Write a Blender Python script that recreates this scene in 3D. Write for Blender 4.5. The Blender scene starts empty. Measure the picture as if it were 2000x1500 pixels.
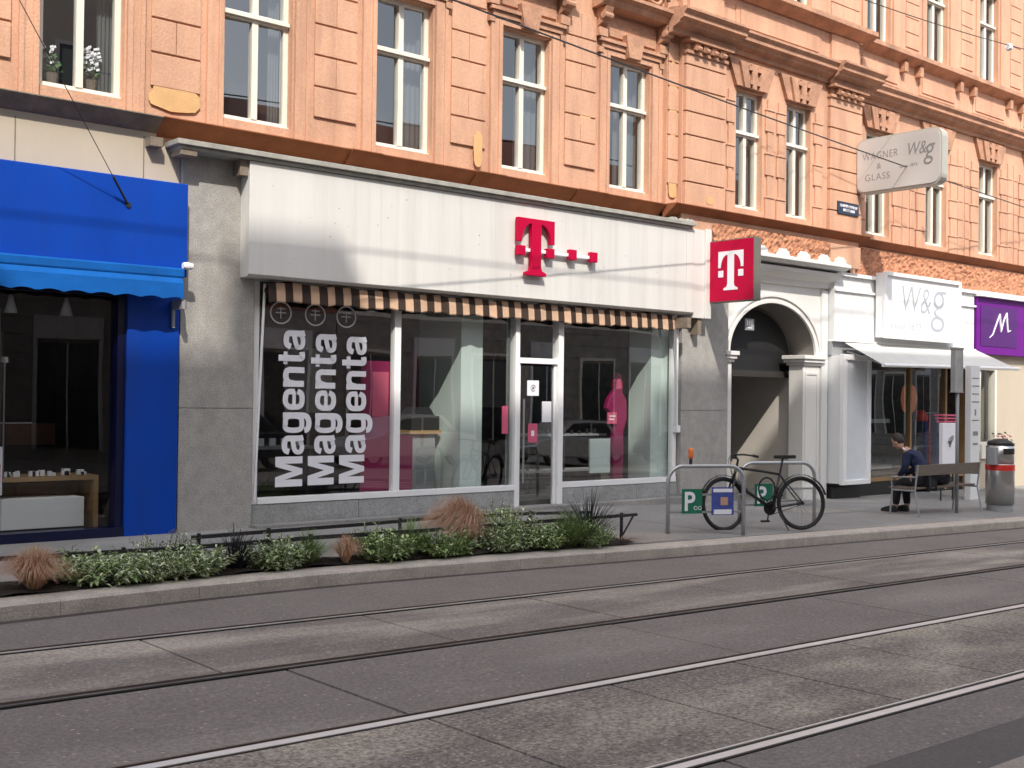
import bpy, bmesh, math, random
from mathutils import Vector, Matrix
R = math.radians
col = bpy.context.scene.collection
sc = bpy.context.scene
# ---------------------------------------------------------------- camera, sky, sun
cam_d = bpy.data.cameras.new('camera'); cam = bpy.data.objects.new('camera', cam_d); col.objects.link(cam)
F = 2285.0
def _n(v): v = Vector(v); v.normalize(); return v
cx = _n((2665/F, -62/F, -1.0)); cy = Vector((-1970/F, -5/F, -1.0)); cy = _n(cy - cx*cx.dot(cy)); cz = cx.cross(cy)
M3 = Matrix((cx, cy, cz))                 # rows = world axes in camera coordinates -> camera-to-world
cam.matrix_world = Matrix.Translation((0, -12.58, 1.55)) @ M3.to_4x4()
cam_d.sensor_width = 36; cam_d.lens = 36*F/2000; cam_d.clip_end = 500; cam_d.clip_start = .05
sc.camera = cam
SUN = _n((1.0, 1.75, -2.1))
wd = bpy.data.worlds.new('World'); sc.world = wd; wd.use_nodes = True
nt = wd.node_tree; bg = nt.nodes['Background']
sky = nt.nodes.new('ShaderNodeTexSky'); sky.sky_type = 'NISHITA'; sky.sun_disc = False
sky.sun_elevation = R(46); sky.sun_rotation = R(209.7); sky.dust_density = 3.0; sky.air_density = 1.0; sky.ozone_density = 1.0
hs = nt.nodes.new('ShaderNodeHueSaturation'); hs.inputs['Saturation'].default_value = .5; nt.links.new(sky.outputs[0], hs.inputs['Color']); nt.links.new(hs.outputs[0], bg.inputs[0]); bg.inputs[1].default_value = .15
sl = bpy.data.lights.new('sun', 'SUN'); sl.energy = 2.05; sl.angle = R(.53); sl.color = (1, .93, .84)
so = bpy.data.objects.new('sun', sl); col.objects.link(so); so.rotation_euler = SUN.to_track_quat('-Z', 'Y').to_euler(); so.location = (-10, -20, 40)
sc.view_settings.view_transform = 'Standard'; sc.view_settings.look = 'None'; sc.view_settings.gamma = 1; sc.view_settings.exposure = 1.12
sc.render.resolution_x = 1024; sc.render.resolution_y = 768
try:
    sc.cycles.max_bounces = 8; sc.cycles.transparent_max_bounces = 16; sc.cycles.caustics_reflective = False
except Exception: pass
# ---------------------------------------------------------------- materials
def mat(name, c, rough=.8, var=0, scale=4, c2=None, bump=0, bscale=60, metal=0, spec=.5, streak=False, fine=0, detail=6, dirt=None, dscale=1.0, dst=(3.2, 3.2, .35), damt=.5):
    m = bpy.data.materials.new(name); m.use_nodes = True; t = m.node_tree; b = t.nodes['Principled BSDF']
    b.inputs['Roughness'].default_value = rough; b.inputs['Metallic'].default_value = metal
    b.inputs['Specular IOR Level'].default_value = spec
    b.inputs['Base Color'].default_value = (*c, 1)
    if var or bump or fine:
        tc = t.nodes.new('ShaderNodeTexCoord'); mp = t.nodes.new('ShaderNodeMapping'); t.links.new(tc.outputs['Object'], mp.inputs[0])
        if streak: mp.inputs['Scale'].default_value = streak
    last = None
    if var:
        n = t.nodes.new('ShaderNodeTexNoise'); n.inputs['Scale'].default_value = scale; n.inputs['Detail'].default_value = detail; n.inputs['Roughness'].default_value = .65
        t.links.new(mp.outputs[0], n.inputs[0])
        r = t.nodes.new('ShaderNodeValToRGB'); r.color_ramp.elements[0].position = .33; r.color_ramp.elements[1].position = .67
        d = c2 or tuple(max(0, x*(1-var)) for x in c)
        r.color_ramp.elements[0].color = (*d, 1); r.color_ramp.elements[1].color = (*c, 1)
        t.links.new(n.outputs[0], r.inputs[0]); last = r.outputs[0]
    if fine:
        n2 = t.nodes.new('ShaderNodeTexNoise'); n2.inputs['Scale'].default_value = bscale; n2.inputs['Detail'].default_value = 3
        t.links.new(tc.outputs['Object'], n2.inputs[0])
        mr = t.nodes.new('ShaderNodeMapRange'); mr.inputs[1].default_value = .3; mr.inputs[2].default_value = .7; mr.inputs[3].default_value = 1-fine; mr.inputs[4].default_value = 1+fine
        t.links.new(n2.outputs[0], mr.inputs[0])
        mx = t.nodes.new('ShaderNodeVectorMath'); mx.operation = 'SCALE'
        if last: t.links.new(last, mx.inputs[0])
        else: mx.inputs[0].default_value = c
        t.links.new(mr.outputs[0], mx.inputs['Scale']); last = mx.outputs[0]
    if dirt and last:
        mpd = t.nodes.new('ShaderNodeMapping'); mpd.inputs['Scale'].default_value = dst; t.links.new(tc.outputs['Object'], mpd.inputs[0])
        nd = t.nodes.new('ShaderNodeTexNoise'); nd.inputs['Scale'].default_value = dscale; nd.inputs['Detail'].default_value = 7; nd.inputs['Roughness'].default_value = .7; t.links.new(mpd.outputs[0], nd.inputs[0])
        rd = t.nodes.new('ShaderNodeMapRange'); rd.inputs[1].default_value = .50; rd.inputs[2].default_value = .72; rd.inputs[4].default_value = damt; t.links.new(nd.outputs[0], rd.inputs[0])
        md = t.nodes.new('ShaderNodeMix'); md.data_type = 'RGBA'; t.links.new(rd.outputs[0], md.inputs[0]); t.links.new(last, md.inputs[6]); md.inputs[7].default_value = (*dirt, 1); last = md.outputs[2]
    if last: t.links.new(last, b.inputs['Base Color'])
    if bump:
        n3 = t.nodes.new('ShaderNodeTexNoise'); n3.inputs['Scale'].default_value = bscale; n3.inputs['Detail'].default_value = 4
        t.links.new(tc.outputs['Object'], n3.inputs[0])
        bp = t.nodes.new('ShaderNodeBump'); bp.inputs['Strength'].default_value = bump; bp.inputs['Distance'].default_value = .02
        t.links.new(n3.outputs[0], bp.inputs['Height']); t.links.new(bp.outputs[0], b.inputs['Normal'])
    return m
def glassmat(name, tint=(.92, .95, .94), refl=1.0, rough=0.0, ior=1.9):
    m = bpy.data.materials.new(name); m.use_nodes = True; t = m.node_tree
    for n in list(t.nodes): t.nodes.remove(n)
    o = t.nodes.new('ShaderNodeOutputMaterial'); mx = t.nodes.new('ShaderNodeMixShader'); tr = t.nodes.new('ShaderNodeBsdfTransparent'); gl = t.nodes.new('ShaderNodeBsdfGlossy')
    tr.inputs[0].default_value = (*tint, 1); gl.inputs['Roughness'].default_value = rough; gl.inputs['Color'].default_value = (refl, refl, refl, 1)
    ge = t.nodes.new('ShaderNodeNewGeometry'); dt = t.nodes.new('ShaderNodeVectorMath'); dt.operation = 'DOT_PRODUCT'; t.links.new(ge.outputs['Normal'], dt.inputs[0]); t.links.new(ge.outputs['Incoming'], dt.inputs[1])
    def mth(op, a, b=None):
        q = t.nodes.new('ShaderNodeMath'); q.operation = op
        for k, v in enumerate((a, b)):
            if v is None: continue
            if isinstance(v, (int, float)): q.inputs[k].default_value = v
            else: t.links.new(v, q.inputs[k])
        return q
    ab = mth('ABSOLUTE', dt.outputs['Value']); om = mth('SUBTRACT', 1.0, ab.outputs[0]); pw = mth('POWER', om.outputs[0], 5.0); f0 = ((ior-1)/(ior+1))**2
    ml = mth('MULTIPLY', pw.outputs[0], 1-f0); fr = mth('ADD', ml.outputs[0], f0)
    tc = t.nodes.new('ShaderNodeTexCoord'); ns = t.nodes.new('ShaderNodeTexNoise'); ns.inputs['Scale'].default_value = .8; ns.inputs['Detail'].default_value = 0
    bp = t.nodes.new('ShaderNodeBump'); bp.inputs['Strength'].default_value = .12; bp.inputs['Distance'].default_value = .03
    t.links.new(tc.outputs['Object'], ns.inputs[0]); t.links.new(ns.outputs[0], bp.inputs['Height']); t.links.new(bp.outputs[0], gl.inputs['Normal'])
    t.links.new(fr.outputs[0], mx.inputs[0]); t.links.new(tr.outputs[0], mx.inputs[1]); t.links.new(gl.outputs[0], mx.inputs[2]); t.links.new(mx.outputs[0], o.inputs[0])
    return m
def emit(name, c, s):
    m = bpy.data.materials.new(name); m.use_nodes = True; b = m.node_tree.nodes['Principled BSDF']
    b.inputs['Base Color'].default_value = (*c, 1); b.inputs['Emission Color'].default_value = (*c, 1); b.inputs['Emission Strength'].default_value = s
    return m
PL = (.68, .395, .262)
m_plast = mat('salmon_plaster', PL, .9, .24, 2.1, bump=.3, bscale=38, streak=(1, 1, .3), fine=.07, detail=9, dirt=(.36, .20, .135), damt=.55)
m_plastD = mat('salmon_moulding', (.58, .32, .205), .9, .34, 3.4, bump=.35, bscale=26, fine=.1, dirt=(.24, .13, .09), dst=(2.2, 2.2, 1.6), damt=.6)
m_sill = mat('sill_band_shaded_plaster', (.34, .115, .045), .9, .3, 3, bump=.2, bscale=30)  # brown base carries the shade of the overhanging underside
m_patch = mat('ochre_repair_plaster', (.70, .43, .20), .9, .15, 4, bump=.2)
m_rough = mat('rough_rusticated_plaster', (.62, .29, .165), .95, .5, 9, bump=1.0, bscale=14)
m_beige = mat('beige_render', (.52, .45, .35), .85, .12, 1.2, streak=(1, 1, .4), bump=.05)
m_stoneband = mat('weathered_stone_band', (.26, .21, .16), .9, .35, 6, bump=.3)
m_gran = mat('grey_granite', (.40, .385, .36), .6, .22, 7, fine=.34, bscale=75, dirt=(.20, .185, .165), dst=(1.3, 1.3, .6), damt=.45, bump=.15)
m_gran2 = mat('plinth_granite', (.38, .385, .38), .6, .2, 6, fine=.3, bscale=75, dirt=(.18, .17, .16), dst=(.8, .8, 2.5), damt=.5)
m_slabtop = mat('grey_stone_coping', (.40, .39, .35), .85, .3, 6, bump=.3)
m_fascia = mat('white_fascia_panel', (.69, .68, .65), .5, .11, 1.9, streak=(1.6, 1, .09), bump=.05, bscale=6, dirt=(.46, .44, .40), dst=(5, 5, .22), damt=.4)
m_white = mat('white_frame_paint', (.88, .88, .88), .4, .05, 3)
m_wframe = mat('cream_window_paint', (.80, .77, .68), .45, .08, 3)
m_whitewall = mat('white_rendered_stone', (.74, .73, .70), .7, .08, 1.5, bump=.1, bscale=30, streak=(1, 1, .5))
m_boards = mat('white_boards', (.74, .75, .75), .45, .08, 1.8, streak=(1, 1, .3))
m_mag = mat('magenta_enamel', (.48, .001, .042), .45, spec=.15)
m_magL = mat('magenta_print', (.26, .006, .075), .5)
m_pink = mat('pink_print', (.62, .11, .20), .5)
m_letter = mat('white_vinyl_letters', (.82, .82, .86), .5)
m_blue = mat('blue_lacquer_panel', (.002, .058, .42), .42, .2, 1.4, spec=.25, streak=(1, 1, .3), dirt=(.02, .05, .22), dst=(1.5, 1.5, .3), damt=.4)
m_blueA = mat('blue_awning_cloth', (.004, .105, .40), .85, .22, 3, bump=.1, spec=.2)
m_blueD = mat('dark_blue_lacquer', (.001, .003, .035), .35, .1, 2)
m_black = mat('black_interior', (.012, .012, .013), .6)
m_dark = mat('dark_metal', (.022, .022, .024), .45)
m_dint = mat('dim_interior_wall', (.17, .155, .14), .8, .75, 2.2)
m_dint2 = mat('dark_shop_wall', (.04, .035, .03), .8, .6, 2.5)
m_grey = mat('grey_paint', (.32, .33, .34), .5, .1, 3)
m_green = mat('greenish_white_column', (.70, .80, .76), .5, .05, 2)
m_glass = glassmat('shop_glass', (.9, .93, .92), ior=2.3)
m_uglass = glassmat('window_glass', (.85, .88, .88), ior=2.2)
m_steel = mat('brushed_steel', (.55, .55, .54), .32, .08, 30, metal=1)
m_galv = mat('galvanised_tube', (.50, .52, .53), .38, .12, 8, metal=.7)
m_red = mat('red_reflective_band', (.62, .03, .02), .4)
m_signgreen = mat('green_parking_sign', (.01, .16, .09), .5, .1, 5)
m_wood = mat('bench_wood', (.16, .13, .10), .7, .3, 8, streak=(.4, 4, 4))
m_woodL = mat('light_wood', (.42, .26, .12), .6, .2, 6)
m_orange = mat('orange_plastic', (.85, .20, .04), .35)
m_soil = mat('soil', (.05, .037, .028), .95, .5, 12, bump=1, bscale=25)
m_rubber = mat('tyre_rubber', (.012, .012, .012), .7)
m_bframe = mat('matt_black_frame', (.015, .015, .017), .35)
m_navy = mat('navy_jacket', (.014, .024, .075), .9, .45, 9, bump=1, bscale=16)
m_jeans = mat('black_trousers', (.012, .013, .018), .9, .3, 8, bump=1, bscale=18)
m_skin = mat('skin', (.50, .29, .20), .6)
m_hair = mat('dark_hair', (.03, .022, .018), .7)
m_shoe = mat('black_shoe', (.015, .015, .015), .5)
m_sole = mat('white_sole', (.65, .65, .63), .6)
m_purple = mat('purple_sign_panel', (.15, .010, .24), .5, .05, 1, spec=.2)
m_purpleD = mat('dark_purple_panel', (.09, .006, .17), .4, .25, 1.2)
m_awn = mat('light_grey_awning', (.58, .58, .56), .8, .1, 4)
m_brown = mat('brown_awning_stripe', (.045, .026, .018), .9, .2, 9)
m_cream = mat('cream_awning_stripe', (.60, .40, .27), .9, .15, 9)
m_signface = mat('pale_sign_face', (.60, .59, .57), .3, .22, .9, detail=1)
m_signtext = mat('grey_sign_lettering', (.22, .22, .22), .5)
m_signedge = mat('sign_edge_metal', (.46, .45, .40), .5, .1, 4)
m_bluepost = mat('blue_poster', (.06, .09, .36), .6, .3, 12)
m_plate = mat('navy_street_plate', (.02, .035, .07), .4)
# ---- road surfaces
def roadmat(name, a, b_, speck, specs=.12, dust_sun=None, dscale=1.0, dst=(.35, 1.6, 1), thr=.55):
    m = bpy.data.materials.new(name); m.use_nodes = True; t = m.node_tree; b = t.nodes['Principled BSDF']; b.inputs['Roughness'].default_value = .82
    tc = t.nodes.new('ShaderNodeTexCoord')
    n = t.nodes.new('ShaderNodeTexNoise'); n.inputs['Scale'].default_value = 1.1; n.inputs['Detail'].default_value = 8; n.inputs['Roughness'].default_value = .7
    t.links.new(tc.outputs['Object'], n.inputs[0])
    r = t.nodes.new('ShaderNodeValToRGB'); r.color_ramp.elements[0].position = .3; r.color_ramp.elements[1].position = .7; r.color_ramp.elements[0].color = (*a, 1); r.color_ramp.elements[1].color = (*b_, 1)
    t.links.new(n.outputs[0], r.inputs[0]); last = r.outputs[0]
    if dust_sun:  # pale patches: dust, and on slab A painted streaks of reflected sunlight
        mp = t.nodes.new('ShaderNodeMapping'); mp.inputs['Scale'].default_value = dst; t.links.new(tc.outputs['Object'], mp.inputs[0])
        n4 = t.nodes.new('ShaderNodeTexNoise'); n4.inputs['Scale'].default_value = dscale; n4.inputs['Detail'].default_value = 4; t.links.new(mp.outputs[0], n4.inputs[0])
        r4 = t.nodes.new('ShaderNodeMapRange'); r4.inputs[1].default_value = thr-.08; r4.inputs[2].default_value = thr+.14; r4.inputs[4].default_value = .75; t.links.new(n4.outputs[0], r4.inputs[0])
        mx = t.nodes.new('ShaderNodeMix'); mx.data_type = 'RGBA'; t.links.new(r4.outputs[0], mx.inputs[0]); t.links.new(last, mx.inputs[6]); mx.inputs[7].default_value = (*dust_sun, 1); last = mx.outputs[2]
    v = t.nodes.new('ShaderNodeTexNoise'); v.inputs['Scale'].default_value = 38; v.inputs['Detail'].default_value = 6; v.inputs['Roughness'].default_value = .8; t.links.new(tc.outputs['Object'], v.inputs[0])
    mr = t.nodes.new('ShaderNodeMapRange'); mr.inputs[1].default_value = .40; mr.inputs[2].default_value = .62; mr.inputs[3].default_value = 1-specs; mr.inputs[4].default_value = 1+specs*1.5; t.links.new(v.outputs[0], mr.inputs[0])
    sm = t.nodes.new('ShaderNodeVectorMath'); sm.operation = 'SCALE'; t.links.new(last, sm.inputs[0]); t.links.new(mr.outputs[0], sm.inputs['Scale']); last = sm.outputs[0]
    # pale pebbles showing
    vo = t.nodes.new('ShaderNodeTexVoronoi'); vo.inputs['Scale'].default_value = 21; t.links.new(tc.outputs['Object'], vo.inputs[0])
    l = t.nodes.new('ShaderNodeMath'); l.operation = 'LESS_THAN'; l.inputs[1].default_value = .22; t.links.new(vo.outputs['Distance'], l.inputs[0])
    sp = t.nodes.new('ShaderNodeSeparateColor'); t.links.new(vo.outputs['Color'], sp.inputs[0])
    g = t.nodes.new('ShaderNodeMath'); g.operation = 'GREATER_THAN'; g.inputs[1].default_value = 1-speck; t.links.new(sp.outputs[0], g.inputs[0])
    mu = t.nodes.new('ShaderNodeMath'); mu.operation = 'MULTIPLY'; t.links.new(l.outputs[0], mu.inputs[0]); t.links.new(g.outputs[0], mu.inputs[1])
    mu2 = t.nodes.new('ShaderNodeMath'); mu2.operation = 'MULTIPLY'; mu2.inputs[1].default_value = .85; t.links.new(mu.outputs[0], mu2.inputs[0])
    m2 = t.nodes.new('ShaderNodeMix'); m2.data_type = 'RGBA'; t.links.new(mu2.outputs[0], m2.inputs[0]); t.links.new(last, m2.inputs[6]); m2.inputs[7].default_value = (.42, .37, .30, 1)
    t.links.new(m2.outputs[2], b.inputs['Base Color'])
    bp = t.nodes.new('ShaderNodeBump'); bp.inputs['Strength'].default_value = .35; bp.inputs['Distance'].default_value = .01; t.links.new(v.outputs[0], bp.inputs['Height']); t.links.new(bp.outputs[0], b.inputs['Normal'])
    return m
m_asph = roadmat('asphalt', (.165, .15, .137), (.212, .193, .176), .05, .2)
m_slabA = roadmat('tram_slab_dusty_sunstreaked', (.158, .142, .127), (.212, .192, .172), .22, .3, (.44, .40, .335), .9, (.5, 2.6, 1), .53)  # sunlight thrown back by windows is painted into these pale streaks
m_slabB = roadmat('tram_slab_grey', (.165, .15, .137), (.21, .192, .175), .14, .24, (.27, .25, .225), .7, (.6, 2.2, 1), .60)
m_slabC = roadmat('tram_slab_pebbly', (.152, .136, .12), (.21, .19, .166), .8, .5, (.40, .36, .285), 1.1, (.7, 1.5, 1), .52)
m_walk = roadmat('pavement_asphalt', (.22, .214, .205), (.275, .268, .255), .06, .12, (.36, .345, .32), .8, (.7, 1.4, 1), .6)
m_kerb = mat('kerb_granite', (.56, .50, .43), .8, .25, 5, fine=.2, bscale=70, bump=.3)
m_joint = mat('road_joint', (.035, .03, .027), .9)
m_dirt = mat('gutter_dirt', (.07, .06, .052), .95, .4, 5)
m_darkasph = roadmat('dark_asphalt_patch', (.10, .095, .09), (.125, .117, .11), .03)
m_beigepave = roadmat('pale_concrete_edge', (.30, .27, .23), (.36, .33, .28), .05)
m_railtop = mat('polished_rail', (.80, .77, .72), .3, .1, 8, metal=.0)
m_dull = mat('dull_rail', (.20,.18,.165), .5, .6, 3)
m_dull2 = mat('worn_rail', (.55,.52,.48), .4, .35, 3)
m_rust_ = mat('rusty_steel', (.14, .10, .075), .7, .3, 9)
m_raildark = mat('rail_groove', (.02, .018, .016), .8)
# ---------------------------------------------------------------- geometry helpers
class MB:
    def __init__(s): s.v = []; s.f = []; s.m = []
    def add(s, vs, fs, mi=0):
        o = len(s.v); s.v += [tuple(v) for v in vs]; s.f += [tuple(i+o for i in f) for f in fs]; s.m += [mi]*len(fs); return s
    def box(s, x0, x1, y0, y1, z0, z1, mi=0):
        return s.add([(x0,y0,z0),(x1,y0,z0),(x1,y1,z0),(x0,y1,z0),(x0,y0,z1),(x1,y0,z1),(x1,y1,z1),(x0,y1,z1)],
                     [(0,3,2,1),(4,5,6,7),(0,1,5,4),(1,2,6,5),(2,3,7,6),(3,0,4,7)], mi)
    def obox(s, c, ax, ay, az, mi=0):          # oriented box: centre and three half-axis vectors
        c = Vector(c); ax = Vector(ax); ay = Vector(ay); az = Vector(az)
        vs = [c+i*ax+j*ay+k*az for k in (-1,1) for (i,j) in ((-1,-1),(1,-1),(1,1),(-1,1))]
        return s.add(vs, [(0,3,2,1),(4,5,6,7),(0,1,5,4),(1,2,6,5),(2,3,7,6),(3,0,4,7)], mi)
    def quad(s, a, b, c, d, mi=0): return s.add([a,b,c,d], [(0,1,2,3)], mi)
    def prism(s, poly, o, U, V, N, mi=0):      # polygon in U,V extruded along N (vector with length)
        o = Vector(o); U = Vector(U); V = Vector(V); N = Vector(N); n = len(poly)
        a = [o+U*p[0]+V*p[1] for p in poly]; b = [p+N for p in a]
        fs = [tuple(range(n-1,-1,-1)), tuple(range(n,2*n))]+[(i,(i+1)%n,(i+1)%n+n,i+n) for i in range(n)]
        return s.add(a+b, fs, mi)
    def extx(s, prof, x0, x1, mi=0):           # profile (y,z) run along x
        return s.prism(prof, (x0,0,0), (0,1,0), (0,0,1), (x1-x0,0,0), mi)
    def tube(s, pts, r, n=8, mi=0, cap=True, closed=False):
        pts = [Vector(p) for p in pts]; k = len(pts); rr = r if isinstance(r, (list, tuple)) else [r]*k
        vs = []; up = Vector((0,0,1)); prev = None
        for i, p in enumerate(pts):
            if closed: d = pts[(i+1) % k]-pts[i-1]
            else: d = pts[min(i+1,k-1)]-pts[max(i-1,0)]
            d.normalize()
            a = prev if prev is not None else (up.cross(d) if abs(d.z) < .95 else Vector((1,0,0)).cross(d))
            a = a - d*a.dot(d)
            if a.length < 1e-6: a = Vector((1,0,0)).cross(d)
            a.normalize(); b = d.cross(a); prev = a
            for j in range(n):
                t = 2*math.pi*j/n; vs.append(p+rr[i]*(a*math.cos(t)+b*math.sin(t)))
        fs = []
        for i in range(k if closed else k-1):
            i2 = (i+1) % k
            for j in range(n): fs.append((i*n+j, i*n+(j+1)%n, i2*n+(j+1)%n, i2*n+j))
        if cap and not closed: fs += [tuple(range(n-1,-1,-1)), tuple((k-1)*n+j for j in range(n))]
        return s.add(vs, fs, mi)
    def lathe(s, prof, c, n=20, mi=0, axis='z'):
        vs = []; c = Vector(c)
        for r_, h in prof:
            for j in range(n):
                t = 2*math.pi*j/n
                p = (r_*math.cos(t), r_*math.sin(t), h) if axis == 'z' else ((r_*math.cos(t), h, r_*math.sin(t)) if axis == 'y' else (h, r_*math.cos(t), r_*math.sin(t)))
                vs.append(c+Vector(p))
        fs = []
        for i in range(len(prof)-1):
            for j in range(n): fs.append((i*n+j, i*n+(j+1)%n, (i+1)*n+(j+1)%n, (i+1)*n+j))
        fs += [tuple(range(n-1,-1,-1)), tuple((len(prof)-1)*n+j for j in range(n))]
        return s.add(vs, fs, mi)
    def build(s, name, mats, parent=None, smooth=False, bevel=0, local=False):
        me = bpy.data.meshes.new(name)
        off = Vector((0,0,0))
        p = parent
        while p is not None and not local: off += p.location; p = p.parent
        me.from_pydata([Vector(v)-off for v in s.v], [], s.f)
        for m in (mats if isinstance(mats, (list, tuple)) else [mats]): me.materials.append(m)
        for i, p in enumerate(me.polygons): p.material_index = s.m[i]; p.use_smooth = smooth
        bm = bmesh.new(); bm.from_mesh(me); bmesh.ops.recalc_face_normals(bm, faces=bm.faces); bm.to_mesh(me); bm.free()
        o = bpy.data.objects.new(name, me); col.objects.link(o)
        if parent: o.parent = parent
        if bevel:
            b = o.modifiers.new('bevel', 'BEVEL'); b.width = bevel; b.segments = 2; b.limit_method = 'ANGLE'
        return o
def tag(o, label, cat, group=None, kind=None):
    if label: o['label'] = label
    if cat: o['category'] = cat
    if group: o['group'] = group
    if kind: o['kind'] = kind
    return o
def thing(name, label, cat, loc=(0,0,0), rz=0, group=None):
    o = bpy.data.objects.new(name, None); col.objects.link(o); o.location = loc; o.rotation_euler = (0,0,rz); o.empty_display_size = .2
    return tag(o, label, cat, group)
def struct(o): o['kind'] = 'structure'; return o
def text_mb(mb, body, o, U, V, w, h, depth=.004, bold=0, shear=0, mi=0, space=1):
    c = bpy.data.curves.new('lettering', 'FONT'); c.body = body; c.offset = bold; c.shear = shear; c.resolution_u = 6; c.space_character = space
    to = bpy.data.objects.new('lettering', c); col.objects.link(to)
    dg = bpy.context.evaluated_depsgraph_get(); me = bpy.data.meshes.new_from_object(to.evaluated_get(dg))
    bpy.data.objects.remove(to); bpy.data.curves.remove(c)
    xs = [v.co.x for v in me.vertices]; ys = [v.co.y for v in me.vertices]
    x0, x1, y0, y1 = min(xs), max(xs), min(ys), max(ys); o = Vector(o); U = Vector(U); V = Vector(V); N = U.cross(V)
    W = w or h*(x1-x0)/(y1-y0)
    vs = [o+U*((v.co.x-x0)/(x1-x0)*W)+V*((v.co.y-y0)/(y1-y0)*h)+N*depth for v in me.vertices]
    mb.add(vs, [tuple(p.vertices) for p in me.polygons], mi)
    # side walls so that the letters have a thickness
    bm = bmesh.new(); bm.from_mesh(me); bm.verts.ensure_lookup_table()
    be = [(e.verts[0].index, e.verts[1].index) for e in bm.edges if len(e.link_faces) == 1]; bm.free()
    for a, b in be: mb.add([vs[a], vs[b], vs[b]-N*depth, vs[a]-N*depth], [(0,1,2,3)], mi)
    bpy.data.meshes.remove(me)
def holes_wall(mb, x0, x1, z0, z1, y, holes, depth=.15, mi=0):
    xs = sorted(set([x0,x1]+[h[0] for h in holes]+[h[1] for h in holes])); zs = sorted(set([z0,z1]+[h[2] for h in holes]+[h[3] for h in holes]))
    for i in range(len(xs)-1):
        for j in range(len(zs)-1):
            a, b, c, d = xs[i], xs[i+1], zs[j], zs[j+1]; mx, mz = (a+b)/2, (c+d)/2
            if any(h[0] < mx < h[1] and h[2] < mz < h[3] for h in holes): continue
            mb.quad((a,y,c),(b,y,c),(b,y,d),(a,y,d), mi)
    for a, b, c, d in holes:
        mb.quad((a,y,c),(a,y+depth,c),(a,y+depth,d),(a,y,d), mi); mb.quad((b,y,c),(b,y+depth,c),(b,y+depth,d),(b,y,d), mi)
        mb.quad((a,y,d),(b,y,d),(b,y+depth,d),(a,y+depth,d), mi); mb.quad((a,y,c),(b,y,c),(b,y+depth,c),(a,y+depth,c), mi)
rnd = random.Random(7)
# ---------------------------------------------------------------- ground
def lerp(pts, x):
    if x <= pts[0][0]: return pts[0][1]
    for (a, b), (c, d) in zip(pts, pts[1:]):
        if x <= c: return b+(d-b)*(x-a)/(c-a)
    return pts[-1][1]
KL = [(-40,-3.9),(0,-3.84),(2.7,-3.70),(4.3,-3.48),(5.8,-3.38),(7.9,-3.42),(10.5,-3.52),(14.2,-3.60),(18.4,-3.70),(80,-4.6)]
def ky(x): return lerp(KL, x)
def rz_(x): return -.12-.018*(x-3)
FZ = [(-40,.0),(12,0),(18,-.2),(26,-.25),(80,-1.2)]
def sz(x, y):
    k = rz_(x)+.12; f = lerp(FZ, x); t = min(1, max(0, y/ky(x))); return f+(k-f)*t
XS = [-40,-20,-10,-5]+[i*.5-3 for i in range(68)]+[35,45,60,80]
def strip(name, m, ya, yb, zf, kind=True):
    mb = MB(); n = 6
    for i in range(len(XS)-1):
        for j in range(n):
            def P(x, t):
                a = ya(x) if callable(ya) else ya; b = yb(x) if callable(yb) else yb; y = a+(b-a)*t; return (x, y, zf(x, y))
            mb.quad(P(XS[i],j/n), P(XS[i+1],j/n), P(XS[i+1],(j+1)/n), P(XS[i],(j+1)/n))
    return struct(mb.build(name, m))
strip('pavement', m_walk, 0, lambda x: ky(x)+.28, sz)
kb = MB(); x = -40.0
while x < 60:
    x2 = min(x+1.2, 60); a = .002
    p = [(ky(x+a)+.28, ky(x2-a)+.28), (ky(x+a), ky(x2-a))]
    for (xa, xb) in ((x+a, x2-a),):
        yA, yB = ky(xa), ky(xb); zA, zB = rz_(xa), rz_(xb)
        vs = [(xa,yA,zA-.1),(xb,yB,zB-.1),(xb,yB+.28,zB-.1),(xa,yA+.28,zA-.1),(xa,yA+.02,zA+.122),(xb,yB+.02,zB+.122),(xb,yB+.28,zB+.127),(xa,yA+.28,zA+.127),(xa,yA,zA+.10),(xb,yB,zB+.10)]
        kb.add(vs, [(0,1,9,8),(8,9,5,4),(4,5,6,7),(1,2,6,5,9),(3,0,8,4,7),(2,3,7,6)])
    x = x2
struct(kb.build('kerb', m_kerb))
strip('road_base', m_joint, lambda x: ky(x)+.3, -10.2, lambda x, y: rz_(x)-.025)
R1, R2, R3, R4 = -4.80, -6.15, -7.57, -8.97
strip('gutter', m_dirt, lambda x: ky(x)+.05, lambda x: ky(x)-.14, lambda x, y: rz_(x)-.006)
strip('road', m_asph, lambda x: ky(x)-.13, R1+.07, lambda x, y: rz_(x))
def slabs(name, m, ya, yb, joints, g=.010):
    mb = MB(); js = [-40]+joints+[60]
    for a, b in zip(js, js[1:]):
        ax, bx = a+g, b-g; n = max(1, int((bx-ax)/2)); t = rnd.uniform(-.002, .002)
        for i in range(n):
            xa = ax+(bx-ax)*i/n; xb = ax+(bx-ax)*(i+1)/n
            mb.quad((xa,yb,rz_(xa)+t),(xb,yb,rz_(xb)+t),(xb,ya,rz_(xb)+t),(xa,ya,rz_(xa)+t))
        mb.quad((ax,yb,rz_(ax)+t),(ax,ya,rz_(ax)+t),(ax,ya,rz_(ax)-.03),(ax,yb,rz_(ax)-.03)); mb.quad((bx,yb,rz_(bx)+t),(bx,ya,rz_(bx)+t),(bx,ya,rz_(bx)-.03),(bx,yb,rz_(bx)-.03))
    return struct(mb.build(name, m))
slabs('track_paving', m_slabA, R1-.07, R2+.07, [-6.4,-3.2,.1,1.7,3.3,5.1,6.8,8.67,10.4,12.2,14,15.8,17.6,20,24,30,36])
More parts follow.
